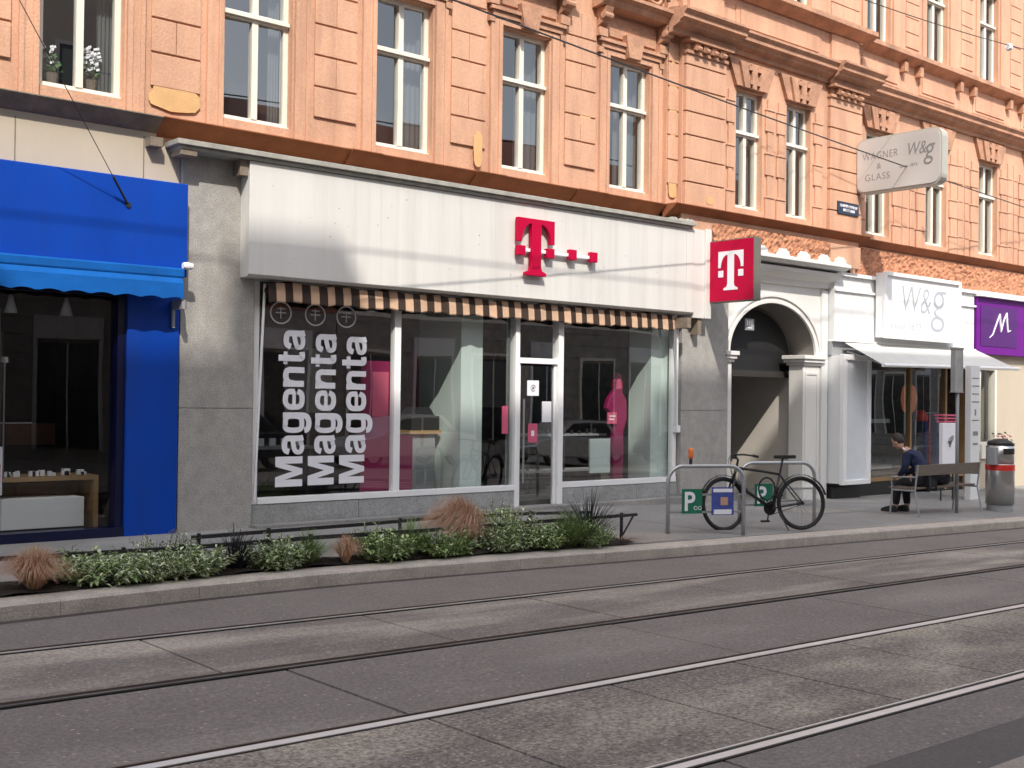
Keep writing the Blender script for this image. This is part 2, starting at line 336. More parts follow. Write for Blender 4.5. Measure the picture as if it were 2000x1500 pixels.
slabs('track_paving', m_slabB, R2-.07, R3+.07, [-6,-2.6,.6,3.66,6.5,9.1,11.9,14.7,17.5,20.4,24,30,36])
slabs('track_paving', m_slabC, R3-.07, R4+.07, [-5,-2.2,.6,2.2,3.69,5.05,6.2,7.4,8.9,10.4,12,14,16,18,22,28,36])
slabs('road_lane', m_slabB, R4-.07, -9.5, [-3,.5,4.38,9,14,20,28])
strip('road_patch', m_darkasph, -9.5, -9.86, lambda x, y: rz_(x))
strip('tram_stop_pavement', m_beigepave, -9.86, -19.6, lambda x, y: rz_(x)+.004)
rail_lab = ['thin bright tram rail farthest from the camera, nearest the kerb', 'dull dark tram rail, second from the kerb, between two paving strips',
            'bright wide tram rail, third from the kerb, running into the lower left', 'bright tram rail with a deep dark groove, nearest the camera at lower right']
for y, lab, hw, gs in ((R1,rail_lab[0],.016,1),(R2,rail_lab[1],.012,1),(R3,rail_lab[2],.034,1),(R4,rail_lab[3],.030,1)):
    t = thing('tram_rail', lab, 'tram rail', (10,y,rz_(10)), 0, 'tram rails set in the road')
    def rl(name, m, a, b, dz):
        mb = MB()
        mb.add([(-40,a,rz_(-40)+dz),(60,a,rz_(60)+dz),(60,b,rz_(60)+dz),(-40,b,rz_(-40)+dz),(-40,a,rz_(-40)-.05),(60,a,rz_(60)-.05),(60,b,rz_(60)-.05),(-40,b,rz_(-40)-.05)],
               [(0,1,2,3),(0,1,5,4),(2,3,7,6),(4,5,6,7)])
        return mb.build(name, m, t)
    rl('rail_head', m_railtop if y < R2-.1 else (m_dull if y == R2 else m_dull2), y-hw-.01, y+hw-.01, .004)
    rl('rail_lip', m_railtop if y == R4 else m_rust_, y+.062, y+.076, .002)
    rl('rail_groove', m_raildark, y+hw-.008, y+.062, -.0035); rl('rail_seal', m_raildark, y-hw-.026, y-hw-.011, .001)
mb = MB()
for (x0, x1, y0, y1) in ((9.95,11.0,-3.2,-2.55),(15.2,16.5,-1.9,-1.2)):
    n = 6
    for i in range(n):
        xa = x0+(x1-x0)*i/n; xb = x0+(x1-x0)*(i+1)/n; mb.quad((xa,y0,sz(xa,y0)+.005),(xb,y0,sz(xb,y0)+.005),(xb,y1,sz(xb,y1)+.005),(xa,y1,sz(xa,y1)+.005))
struct(mb.build('pavement_patch', roadmat('pavement_repair', (.24,.225,.20), (.32,.30,.265), .1, .2)))
mb = MB()
for x in (11.4,13.9,16.4,18.9,21.4):
    pts = [(x+.5*t+rnd.uniform(-.03,.03), -.35-(2.9)*t) for t in [i/14 for i in range(15)]]
    for (a, b), (c, d) in zip(pts, pts[1:]): mb.quad((a-.006,b,sz(a,b)+.004),(a+.006,b,sz(a,b)+.004),(c+.006,d,sz(c,d)+.004),(c-.006,d,sz(c,d)+.004))
struct(mb.build('pavement_crack', m_joint))
# ---------------------------------------------------------------- orange apartment building
B = thing('apartment_building', 'long salmon plastered old apartment building with white windows above the shops', 'building', (12,0,0))
WL = [-.05+2.1*k for k in range(0,2)]+[4.14,6.22,8.33,10.42,12.54]          # left wing windows (left edge)
WR = [19.46,21.60,23.74,25.88,28.02]
Z0, Z1, ZT = 4.77, 6.74, 6.02
def window(x, w, y, z0, z1, zt, parent=B, seed=0, curtain=None):
    mb = MB(); f = .065; m = x+w/2
    mb.box(x,x+f,y-.02,y+.06,z0,z1); mb.box(x+w-f,x+w,y-.02,y+.06,z0,z1)
    mb.box(x+f,x+w-f,y-.02,y+.06,z0,z0+.07); mb.box(x+f,x+w-f,y-.02,y+.06,z1-.06,z1)
    mb.box(m-.04,m+.04,y-.035,y+.05,z0+.07,z1-.06)
    mb.box(x+f,m-.04,y-.03,y+.05,zt-.03,zt+.07); mb.box(m+.04,x+w-f,y-.03,y+.05,zt-.03,zt+.07)
    mb.box(x+.01,x+w-.01,y-.075,y-.036,zt,zt+.045); mb.box(x-.0,x+w+.0,y-.06,y-.021,z0-.01,z0+.03)
    fr = mb.build('window', m_wframe, parent)
    g = MB(); j = rnd.uniform(-.006,.006); k = rnd.uniform(-.006,.006)
    for (a, b, c, d) in ((x+f,m-.04,z0+.07,zt-.03),(m+.04,x+w-f,z0+.07,zt-.03),(x+f,m-.04,zt+.07,z1-.06),(m+.04,x+w-f,zt+.07,z1-.06)):
        tl = rnd.uniform(-.012,.012); g.quad((a,y+.02+tl,c),(b,y+.02-tl,c),(b,y+.02-tl,d),(a,y+.02+tl,d))
    g.build('pane', m_uglass, fr)
    if curtain:
        cb = MB()
        for (a, b) in curtain:
            n = 8
            for i in range(n):
                t0 = x+w*(a+(b-a)*i/n); t1 = x+w*(a+(b-a)*(i+1)/n); ya = y+.16+.02*(i%2); yb = y+.16+.02*((i+1)%2)
                cb.quad((t0,ya,z0+.05),(t1,yb,z0+.05),(t1,yb,z1-.05),(t0,ya,z1-.05))
        cb.build('curtain', m_curt, fr)
    return fr
m_leafp = mat('houseplant_leaf', (.07,.16,.05), .6, .3, 12)
m_curt = mat('pale_curtain', (.13, .14, .145), .9, .2, 3)
def surround(x, w, y, z0, z1, bw=.22):
    mb = MB()
    for a, b in ((x-bw,x-.02),(x+w+.02,x+w+bw)):
        mb.box(a,b,y-.03,y,z0-.14,z1+.10)
        i = (a if a > x else b-.06); mb.box(i,i+.06,y-.05,y-.0301,z0-.14,z1+.06)
        o_ = (b-.05 if a > x else a); mb.box(o_,o_+.05,y-.045,y-.0301,z0-.14,z1+.10)
    mb.box(x-.018,x+w+.018,y-.03,y,z1+.02,z1+.10)
    return mb.build('window_surround', m_plast, B)
def courses(x0, x1, y, z0, z1, h=.385, pro=.03, gap=.022, split=True, name='rusticated_pier', m=None):
    mb = MB(); z = z0; k = 0
    while z < z1-.05:
        t = min(z+h-gap, z1); c = x0+(x1-x0)*.5
        if split and k % 2: mb.box(x0,c-.004,y-pro,y,z,t); mb.box(c+.004,x1,y-pro,y,z,t)
        else: mb.box(x0,x1,y-pro,y,z,t)
        z += h; k += 1
    return mb.build(name, m or m_plast, B, bevel=.006)
# walls
yL, yM, yR_ = -.12, -.30, -.12
w = MB(); holes = [(x,x+.9,Z0,Z1) for x in WL]+[(x,x+.9,8.46,10.4) for x in WL]
holes_wall(w, -6, 13.75, 4.60, 14, yL, holes, .14)
w.box(13.75,14.0,-.2,.1,4.6,14); w.build('wall', m_plast, B)
w = MB(); W6, W7, wm = 15.34, 16.72, .70
hm = [(W6,W6+wm,Z0,Z1),(W7,W7+wm,Z0,Z1),(W6,W6+wm,8.5,10.4),(W7,W7+wm,8.5,10.4)]
holes_wall(w, 14.0, 18.95, 4.05, 14, yM, hm, .14); w.quad((14,yM,4.05),(14,0,4.05),(14,0,14),(14,yM,14)); w.quad((18.95,yM,4.05),(18.95,0,4.05),(18.95,0,14),(18.95,yM,14)); w.quad((14,yM,4.05),(18.95,yM,4.05),(18.95,.3,4.05),(14,.3,4.05))
w.build('wall', m_plast, B)
w = MB(); hr = [(x,x+.8,Z0,Z1) for x in WR]+[(x,x+.8,8.50,10.45) for x in WR]
holes_wall(w, 18.95, 34, 3.9, 14, yR_, hr, .14); w.build('wall', m_plast, B)
w = MB(); w.box(-6,34,6,6.2,-1.5,14); w.box(-6,34,.9,1.0,4.35,13.9); w.box(-6,34,-.1,6,14,14.2); w.box(33.8,34,.0,6,-1.5,14); w.box(-6,-5.8,.0,6,-1.5,14); w.box(-6,34,1,6,4.35,4.5)
w.build('inner_wall', m_black, B)
cur = {2: [(.78,.98)], 3: [(.80,.97)], 4: [(.0,.12),(.62,1)], 5: [(.52,1)], 6: [(.42,1)]}
for i, x in enumerate(WL):
    window(x, .9, yL+.13, Z0, Z1, ZT, seed=i, curtain=cur.get(i)); surround(x, .9, yL, Z0, Z1)
    window(x, .9, yL+.13, 8.46, 10.4, 9.7)
for x in (W6, W7): window(x, wm, yM+.13, Z0, Z1, ZT, curtain=[(.55,1)]); window(x, wm, yM+.13, 8.5, 10.4, 9.7)
for i, x in enumerate(WR):
    window(x, .8, yR_+.13, Z0, Z1, ZT, curtain=[(.0,.35),(.6,1)] if i % 2 == 0 else [(.5,1)]); window(x, .8, yR_+.13, 8.5, 10.45, 9.75, curtain=[(.45,1)] if i % 2 else None)
for px_, lab in ((4.36,'small potted plant with a few flowers behind the left pane of the far left window'),(4.78,'white flowering potted plant behind the right pane of the far left window')):
    t = thing('potted_plant', lab, 'potted plant', (px_,.14,4.86), 0, 'potted plants in the far left window'); o = MB(); o.lathe([(.05,0),(.07,.12),(.065,.12)], (px_,.16,4.86), 12); o.build('pot', m_stoneband, t)
    o = MB(); f_ = MB(); q2 = random.Random(int(px_*10))
    for k in range(46): a = q2.uniform(0,6.28); h_ = q2.uniform(.05,.22); c = Vector((px_+.11*math.cos(a)*q2.random(),.16+.05*math.sin(a),4.96+h_)); o.obox(c, (.028*math.cos(a),0,.012), (0,.01,.012), (0,.0,.002))
    for k in range(10 if px_ < 4.5 else 60): c = Vector((px_+q2.gauss(0,.05),.14+q2.gauss(0,.02),5.08+q2.random()*.26)); f_.obox(c, (.018,0,.008), (0,.006,.012), (0,0,.003))
    o.build('leaves', m_leafp, t); f_.build('flowers', m_letter, t)
# sill band (overhanging, underside slopes back)
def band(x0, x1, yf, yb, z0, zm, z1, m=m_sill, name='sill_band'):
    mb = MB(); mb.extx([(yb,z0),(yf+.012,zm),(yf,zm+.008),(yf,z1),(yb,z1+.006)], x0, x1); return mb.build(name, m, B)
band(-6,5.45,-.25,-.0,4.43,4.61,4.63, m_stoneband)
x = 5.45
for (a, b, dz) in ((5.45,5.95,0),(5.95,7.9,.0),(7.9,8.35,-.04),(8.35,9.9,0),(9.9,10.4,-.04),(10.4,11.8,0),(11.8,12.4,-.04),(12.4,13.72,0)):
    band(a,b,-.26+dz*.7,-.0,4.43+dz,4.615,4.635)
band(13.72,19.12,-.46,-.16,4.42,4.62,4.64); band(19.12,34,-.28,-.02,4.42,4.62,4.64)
lw = MB(); lw.box(5.45,14.0,-.02,.3,4.3,4.47); lw.build('wall', m_plast, B)
# rustication between left-wing windows
for i, x in enumerate(WL):
    nx = WL[i+1] if i+1 < len(WL) else 14.0
    if i+1 < len(WL): courses(x+.9+.30, nx-.30, yL, 4.98, 7.3)
    else: courses(13.76, 13.995, -.2, 4.98, 7.2, split=False)
courses(-6, WL[0]-.3, yL, 4.98, 7.3)
# hoods over the left-wing windows
def hood(x, w_, y):
    c = x+w_/2; mb = MB()
    mb.box(x-.2,x+w_+.2,y-.055,y-.0005,6.85,6.93); mb.box(x-.26,x+w_+.26,y-.09,y-.0005,6.931,6.98)
    mb.prism([(-.13,6.77),(.13,6.77),(.20,7.10),(-.20,7.10)], (c,y,0), (1,0,0), (0,0,1), (0,-.12,0))
    for s in (-1, 1):
        e = c+s*(w_/2+.22)
        mb.box(e-.09,e+.09,y-.10,y-.0006,6.99,7.12); mb.prism([(0,7.12),(-.14,7.18),(-.24,7.40),(0,7.40)], (e-.075,y,0), (0,1,0), (0,0,1), (.15,0,0)); mb.lathe([(.055,-.09),(.055,.09)], (e,y-.17,7.28), 10, 0, 'x')
        mb.box(e-.05,e+.05,y-.06,y-.0007,6.76,6.84)
    mb.extx([(y,7.40),(y-.22,7.42),(y-.26,7.47),(y-.26,7.50),(y-.34,7.55),(y-.34,7.60),(y,7.66)], x-.38, x+w_+.38)
    mb.box(x-.1,x+w_+.1,y-.03,y-.0008,7.05,7.34)
    return mb.build('window_hood', m_plastD, B)
for x in WL[1:]: hood(x, .9, yL)
def cornice(x0, x1, y, z, s=1.0, name='cornice'):
    mb = MB(); mb.extx([(y,z),(y-.06*s,z+.01),(y-.08*s,z+.07),(y-.20*s,z+.12),(y-.22*s,z+.16),(y-.30*s,z+.19),(y-.30*s,z+.25),(y-.36*s,z+.30),(y-.36*s,z+.34),(y,z+.40)], x0, x1)
    return mb.build(name, m_plastD, B)
cornice(-6,13.6,yL,7.66,.75); cornice(13.6,15.15,-.36,7.28,1.05); cornice(15.15,17.85,yM,7.28,.9); cornice(17.85,19.2,-.36,7.28,1.05); cornice(19.2,34,yR_,7.22,.9)
# lower risalit: pilasters with full-width courses, capitals with little consoles
def pilaster(x0, x1, y, z0, z1):
    courses(x0, x1, y, z0, z1, .372, .07, .022, split=False, name='pilaster')
    mb = MB(); mb.box(x0-.02,x1+.02,y-.10,y,z1+.0,z1+.05); mb.box(x0+.03,x1-.03,y-.07,y,z1+.05,z1+.17); n = 4
    for i in range(n):
        a = x0+.08+(x1-x0-.16)*(i+.5)/n; mb.box(a-.065,a+.065,y-.15,y-.071,z1+.06,z1+.16); mb.lathe([(.04,-.05),(.04,.05)], (a,y-.16,z1+.08), 8, 0, 'x')
    mb.box(x0-.05,x1+.05,y-.19,y,z1+.171,z1+.22)
    mb.build('capital', m_plastD, B)
pilaster(14.02,15.0,yM,4.66,7.05); pilaster(17.93,18.93,yM,4.66,7.05)
def lintel(x, w_, y):
    c = x+w_/2; mb = MB(); z0, z1 = 6.78, 7.2
    a, b = w_/2+.06, w_/2+.26
    mb.prism([(-a,z0),(a,z0),(b,z1),(-b,z1)], (c,y,0), (1,0,0), (0,0,1), (0,-.07,0))
    for t0, t1 in ((-.62,-.30),(-.13,.13),(.30,.62)):
        mb.prism([(a*t0,z0-.02),(a*t1,z0-.02),(b*t1,z1-.03),(b*t0,z1-.03)], (c,y-.07,0), (1,0,0), (0,0,1), (0,-.045,0))
    for t in (-.21,.21):
        mb.box(c+t*a*1.05-.045,c+t*a*1.05+.045,y-.125,y-.0705,z0+.05,z0+.12); mb.box(c+t*b*.95-.045,c+t*b*.95+.045,y-.125,y-.0705,z1-.14,z1-.07)
    return mb.build('keystone_lintel', m_plastD, B)
def quoins(xa, xb, y, z0, z1):
    mb = MB(); z = z0; k = 0
    while z < z1-.1:
        i = .05 if k % 2 else 0; t = min(z+.355, z1); mb.box(xa+i,xb-i,y-.035,y-.0004,z,t); z += .372; k += 1
        mb.box(xa-.01,xb+.01,y-.05,y-.0004,t-.005,t+.02) if k % 2 else None
    return mb.build('window_quoins', m_plast, B, bevel=.006)
for x in (W6, W7): lintel(x, wm, yM)
quoins(W6-.27,W6-.07,yM,4.66,6.7); quoins(W6+wm+.07,W6+wm+.30,yM,4.66,6.7); quoins(W7-.30,W7-.07,yM,4.66,6.7); quoins(W7+wm+.07,W7+wm+.32,yM,4.66,6.7)
for i, x in enumerate(WR):
    lintel(x, .8, yR_); quoins(x-.40,x-.08,yR_,4.66,6.7); quoins(x+.88,x+1.2,yR_,4.66,6.7)
    courses(x-.62,x-.44,yR_,4.66,6.9,.372,.02,.016,split=False); courses(x+1.24,x+1.44,yR_,4.66,6.9,.372,.02,.016,split=False)
    # second floor: groove panels, apron panels, sill
    courses(x-.80,x-.32,yR_,8.6,11.2,.30,.02,.016,split=False); surround2 = MB()
    for a in (x-.2, x+.86): surround2.box(a,a+.14,yR_-.035,yR_,8.42,10.6)
    surround2.build('window_surround', m_plast, B)
    ap = MB(); ap.box(x-.3,x+1.1,yR_-.02,yR_-.0005,7.72,8.12); ap.box(x-.22,x+1.02,yR_-.04,yR_-.0205,7.78,8.06); ap.build('apron_panel', m_plast, B, bevel=.008)
    for a in (x-.45, x+1.12):
        br = MB(); br.box(a,a+.12,yR_-.13,yR_-.0005,8.05,8.24); br.build('sill_console', m_plastD, B)
def sill2(x0, x1, y): return band(x0, x1, y-.22, y, 8.22, 8.33, 8.42, m_plastD, 'upper_sill_band')
sill2(-6,13.7,yL); sill2(13.7,19.15,yM-.04); sill2(19.15,34,yR_)
ap = MB(); ap.box(15.3,17.7,yM-.02,yM-.0005,7.72,8.12); ap.box(15.4,17.6,yM-.045,yM-.0205,7.78,8.06); ap.build('apron_panel', m_plast, B, bevel=.008)
courses(18.0,18.9,yM,8.5,11,.30,.03,.016,split=False)
for a in (14.1, 17.98):
    s_ = MB(); s_.box(a,a+.85,yM-.05,yM-.0005,7.68,8.2); s_.build('pedestal', m_plast, B)
# scroll bracket beside the left pediment
sb = MB(); pts = [(13.25+.28*math.cos(t)*(1-t/9), -.42, 7.72+.2*math.sin(t)*(1-t/9)) for t in [i*.35 for i in range(24)]]; sb.tube(pts, .035, 6); sb.build('scroll_ornament', m_plastD, B, smooth=True)
# rough masonry zone above the shops
rw = MB()
def rough(x0, x1, z0, z1, y):
    nx = int((x1-x0)/.042); nz = max(2, int((z1-z0)/.042)); g = {}
    for i in range(nx+1):
        for j in range(nz+1): g[i,j] = (x0+(x1-x0)*i/nx, y-.04*max(0,rnd.gauss(.5,.4)), z0+(z1-z0)*j/nz)
    for i in range(nx):
        for j in range(nz): rw.quad(g[i,j],g[i+1,j],g[i+1,j+1],g[i,j+1])
rough(14.75,17.95,3.98,4.44,yM-.01); rough(19.1,34,3.88,4.47,yR_-.01); rw.build('vermiculated_masonry', m_rough, B)
pr = MB(); pr.box(17.98,18.93,yM-.06,yM-.0006,4.02,4.42); pr.build('pilaster_base', m_plast, B, bevel=.008)
# ochre repair patches
def patch(cx_, cz_, w_, h_, y):
    r2 = random.Random(int(cx_*100)); n = 18; poly = []
    for i in range(n):
        t = 2*math.pi*i/n; k = (abs(math.cos(t))**4+abs(math.sin(t))**4)**-.25; poly.append((k*math.cos(t)*w_/2*r2.uniform(.85,1.02), k*math.sin(t)*h_/2*r2.uniform(.85,1.02)))
    mb = MB(); mb.prism(poly, (cx_,y,cz_), (1,0,0), (0,0,1), (0,-.003,0)); mb.build('plaster_patch', m_patch, B)
patch(5.62,4.88,.62,.32,yL-.023); patch(9.68,5.98,.30,.30,yL-.023); patch(9.98,4.95,.16,.5,yL-.046); patch(12.02,5.72,.24,.3,yL-.023); patch(13.87,6.3,.18,1.3,-.2235); patch(13.87,5.0,.2,.5,-.2235); patch(14.6,4.78,.16,.14,yM-.0725)
# small street name plate
t = thing('street_name_plate', 'small navy street name plate with white writing on the salmon pilaster', 'street sign', (18.47,-.39,5.0))
mb = MB(); mb.box(18.14,18.80,-.395,-.375,4.98,5.20); mb.build('plate', m_plate, t)
mb = MB()
for k, (a, b, z) in enumerate([(18.2,18.25,5.13),(18.28,18.44,5.13),(18.47,18.62,5.125),(18.65,18.75,5.12),(18.3,18.5,5.055),(18.53,18.64,5.05)]):
    xx = a
    while xx < b: mb.box(xx,xx+.012,-.398,-.396,z-.025,z+.025); mb.box(xx+.012,xx+.028,-.398,-.396,z+rnd.choice((-.02,.0,.018)),z+rnd.choice((.022,.025))); xx += .036
mb.build('plate_text', m_letter, t)
# ---------------------------------------------------------------- blue shop on the left
S = thing('blue_shopfront', 'bright blue shopfront with a dark display window at the left edge', 'shopfront', (3,0,0))
mb = MB(); mb.box(-6,5.449,-.06,.3,3.80,4.47); mb.box(5.449,5.735,-.061,-.021,3.80,4.34); mb.build('upper_wall', m_beige, S)
mb = MB()
for x in (1.4,3.92,5.30): mb.box(x,x+.012,-.0635,-.0605,3.9,4.415)
mb.build('wall_joint', m_stoneband, S); mb = MB(); mb.box(5.32,5.47,-.20,-.0605,4.30,4.40); mb.build('stone_bracket', m_stoneband, S)
mb = MB(); mb.box(-6,5.72,-.32,.2,2.86,3.90); mb.build('fascia', m_blue, S, bevel=.01)
mb = MB(); mb.box(-6,5.66,-.40,-.321,2.84,2.95); mb.build('awning_cassette', m_blueA, S, bevel=.02)
mb = MB(); N = 240; X0, X1 = -6, 5.63
for i in range(N):
    a = X0+(X1-X0)*i/N; b = X0+(X1-X0)*(i+1)/N
    def zb(x): return 2.595+.028*abs(math.sin(x*math.pi/.27))
    mb.quad((a,-.44,zb(a)),(b,-.44,zb(b)),(b,-.43,2.78),(a,-.43,2.78)); mb.quad((a,-.43,2.78),(b,-.43,2.78),(b,-.39,2.84),(a,-.39,2.84))
mb.build('awning_cloth', m_blueA, S)
mb = MB(); mb.lathe([(.035,-.05),(.045,0),(.035,.06)], (5.69,-.38,2.98), 12, 0, 'x'); mb.build('awning_end_cap', m_white, S)
mb = MB(); mb.box(5.62,5.66,-.42,-.15,2.50,2.60); mb.box(5.62,5.65,-.18,-.141,2.3,2.499); mb.build('awning_arm', m_grey, S)
mb = MB(); mb.box(5.12,5.72,-.14,.3,-.1,2.86); mb.build('side_panel', m_blue, S, bevel=.008)
mb = MB(); mb.box(-6,5.12,-.13,.06,-.1,.10); mb.box(-6,5.12,-.08,.06,2.62,2.86); mb.box(5.03,5.12,-.10,.06,.1,2.62); mb.box(2.0,2.1,-.1,.06,.1,2.62); mb.build('window_frame', m_blueD, S)
mb = MB(); mb.quad((-6,0,.1),(5.03,0,.1),(5.03,0,2.62),(-6,0,2.62)); mb.build('glass', glassmat('dark_shop_glass', (.8,.82,.82), ior=1.55), S)
mb = MB(); mb.box(-6,5.7,3.4,3.5,0,3); mb.box(-6,5.6,.1,3.4,2.9,3.0); mb.box(5.6,5.7,.1,3.4,0,3); mb.box(-6,5.6,.1,3.4,-.05,.05); mb.build('interior', m_dint2, S)
t = thing('display_table', 'light wood display table with small items behind the blue shop window', 'table', (4.6,.6,.05))
mb = MB(); mb.box(3.4,5.0,.3,.85,.60,.65); mb.box(4.95,5.0,.3,.85,.05,.60); mb.box(3.4,3.45,.3,.85,.05,.6); mb.box(3.45,4.95,.8,.84,.3,.55); mb.build('table_frame', m_woodL, t)
mb = MB(); mb.box(3.95,4.82,.24,.7,.10,.42); mb.box(3.99,4.78,.28,.66,.4201,.425); tag(mb.build('white_box', m_white, bevel=.008), 'white rectangular box under the wood display table', 'box')
mb = MB(); mb.box(3.45,3.72,.24,.5,.10,.44); mb.box(3.5,3.6,.235,.239,.18,.36,1); tag(mb.build('carton', [m_letter, m_bluepost], bevel=.006), 'small pale carton left of the white box', 'box')
mb = MB(); mb.box(3.84,3.96,.27,.30,.47,.98); mb.box(3.86,3.94,.268,.2695,.6,.8,1); tag(mb.build('display_card', [m_letter, m_pink]), 'narrow pale card standing on the wood table', 'card')
bb = MB()
for k in range(16):
    a = 4.0+rnd.random()*.9; h = rnd.uniform(.02,.08); bb.box(a,a+rnd.uniform(.03,.08),.35,.35+rnd.uniform(.03,.1),.652,.652+h)
tag(bb.build('trinkets', m_letter), 'scatter of small pale trinkets on the wood table', 'trinkets', kind='stuff')
for k, (lx, lab) in enumerate(((4.12,'conical white spot lamp, left of the two in the blue shop window'),(4.72,'conical white spot lamp, right of the two in the blue shop window'))):
    t = thing('spot_lamp', lab, 'lamp', (lx,.6,2.7), 0, 'spot lamps in the blue shop')
    mb = MB(); mb.lathe([(.02,0),(.03,-.05),(.07,-.2),(.065,-.2)], (lx,.6,2.62), 14); mb.build('lamp_shade', m_letter, t, smooth=True)
    mb = MB(); mb.tube([(lx,.6,2.88),(lx,.6,2.6)], .008, 6); mb.build('stem', m_dark, t)
t = thing('display_stand', 'thin metal cross shaped display stand in the dark shop window', 'display stand', (4.1,.7,.65))
mb = MB(); mb.tube([(4.1,.7,.65),(4.1,.7,1.9)], .012, 6); mb.tube([(3.85,.7,1.22),(4.4,.7,1.22)], .008, 6); mb.lathe([(.06,0),(.05,.06),(.05,.0601)], (4.1,.7,1.88), 10); mb.build('stand', m_steel, t)
mb = MB(); mb.box(3.5,4.9,1.4,1.45,.95,1.2); tag(mb.build('leather_display', mat('brown_leather', (.14,.06,.035), .6, .3, 6)), 'brown leather goods shelf deep in the blue shop', 'shelf')
mb = MB(); mb.box(3.7,4.0,1.2,1.3,1.85,2.4); mb.box(4.05,4.2,1.2,1.3,1.8,2.5); tag(mb.build('wall_picture', m_grey), 'dim grey panels hanging at the back of the blue shop', 'panel')
# thin stay wire with its tensioner on the blue fascia
t = thing('stay_wire', 'thin stay wire with a tensioner ending on the blue fascia', 'wire', (5.02,-.33,3.60))
mb = MB(); mb.tube([(2.75,-1.9,6.05),(5.02,-.33,3.60)], .0045, 6); mb.build('wire', m_dark, t)
mb = MB(); mb.tube([(4.80,-.48,3.84),(4.93,-.39,3.70),(5.02,-.33,3.60)], .013, 8); mb.lathe([(.03,-.01),(.03,.005)], (5.03,-.325,3.59), 10, 0, 'y'); mb.build('tensioner', m_dark, t)
# ---------------------------------------------------------------- telecom shop
T = thing('telecom_shopfront', 'white and grey granite phone shop with wide windows below the salmon facade', 'shopfront', (10.5,0,0))
mb = MB(); mb.box(5.74,6.66,-.12,.6,1.404,4.31); mb.box(5.74,6.66,-.12,.6,-.15,1.398); mb.build('granite_pillar', m_gran, T, bevel=.004)
mb = MB(); mb.box(14.0,15.42,-.10,.3,4.201,4.45); mb.build('upper_wall', m_gran, T)
mb = MB(); mb.box(14.26,15.42,-.12,.6,1.404,4.20); mb.box(14.26,15.42,-.12,.6,-.15,1.398); mb.build('granite_pillar', m_gran, T, bevel=.004)
mb = MB(); mb.box(5.55,14.25,-.41,.1,4.325,4.385); mb.box(5.60,14.2,-.37,.1,4.28,4.3245); mb.build('coping', m_slabtop, T, bevel=.006)
mb = MB()
for k in range(26):
    a = 14.25-.02*k*rnd.random()*9; mb.lathe([(.05,0),(.04,.03),(.01,.045)], (rnd.uniform(13.75,14.2),rnd.uniform(-.38,-.2),4.385), 6)
mb.build('moss', m_slabtop, T)
mb = MB(); mb.box(5.60,5.80,-.36,-.125,4.22,4.279); mb.build('coping_bracket', m_stoneband, T); mb = MB(); mb.box(6.36,6.46,-.30,-.125,4.10,4.279); mb.build('coping_bracket', m_stoneband, T)
mb = MB(); mb.extx([(.1,2.93),(-.28,2.93),(-.33,2.96),(-.33,4.275),(.1,4.275)], 6.47, 14.30); fo = mb.build('fascia', m_fascia, T, bevel=.006)
mb = MB()
for x in (14.10,): mb.box(x,x+.006,-.3325,-.3305,2.97,4.27)
for x in (8.3,10.1,12.0): mb.box(x,x+.003,-.3315,-.3305,2.97,4.27)
mb.build('panel_joint', mat('joint_grey', (.5,.5,.48), .7), T)
mb = MB(); mb.box(14.302,14.70,-.312,.0,2.88,4.30); mb.box(14.56,14.70,-.345,-.313,2.88,4.32); mb.build('fascia_return', m_fascia, T, bevel=.005)
mk = MB()
for k in range(46):
    a = rnd.uniform(6.7,14.0); b = rnd.choice((rnd.uniform(3.6,3.75), rnd.uniform(3.1,4.2))); q = rnd.uniform(.003,.009); mk.box(a,a+q,-.3335,-.3305,b,b+q*rnd.uniform(.8,2.2))
mk.build('surface_marks', m_stoneband, T)['kind'] = 'stuff'
# window frames
mb = MB(); yf, yb = -.05, .05
mb.box(6.70,6.77,yf,yb,.26,2.93); mb.box(6.77,10.80,yf-.02,yb,.26,.335); mb.box(8.73,8.83,yf,yb,.335,2.93)
mb.box(10.80,10.88,yf-.01,yb+.02,.0,2.93); mb.box(11.62,11.72,yf-.02,yb+.02,.0,2.93); mb.box(10.88,11.62,yf,yb,2.06,2.14)
mb.box(11.72,14.21,yf-.02,yb,.26,.34); mb.box(14.14,14.22,yf,yb,.34,2.93); mb.box(14.222,14.26,.0,.1,.2,2.93)
mb.box(10.885,10.93,-.02,.03,.03,2.05); mb.box(11.575,11.615,-.02,.03,.03,2.05)
mb.build('window_frame', m_white, T, bevel=.004)
mb = MB(); mb.box(10.70,10.74,-.0,.03,.335,2.93); mb.build('inner_mullion', m_grey, T)
gl = MB()
for (a, b, c, d) in ((6.77,8.73,.335,2.93),(8.83,10.80,.335,2.93),(11.72,14.14,.34,2.93),(10.88,11.62,2.14,2.93)): gl.quad((a,0,c),(b,0,c),(b,0,d),(a,0,d))
G = gl.build('glass', m_glass, T)
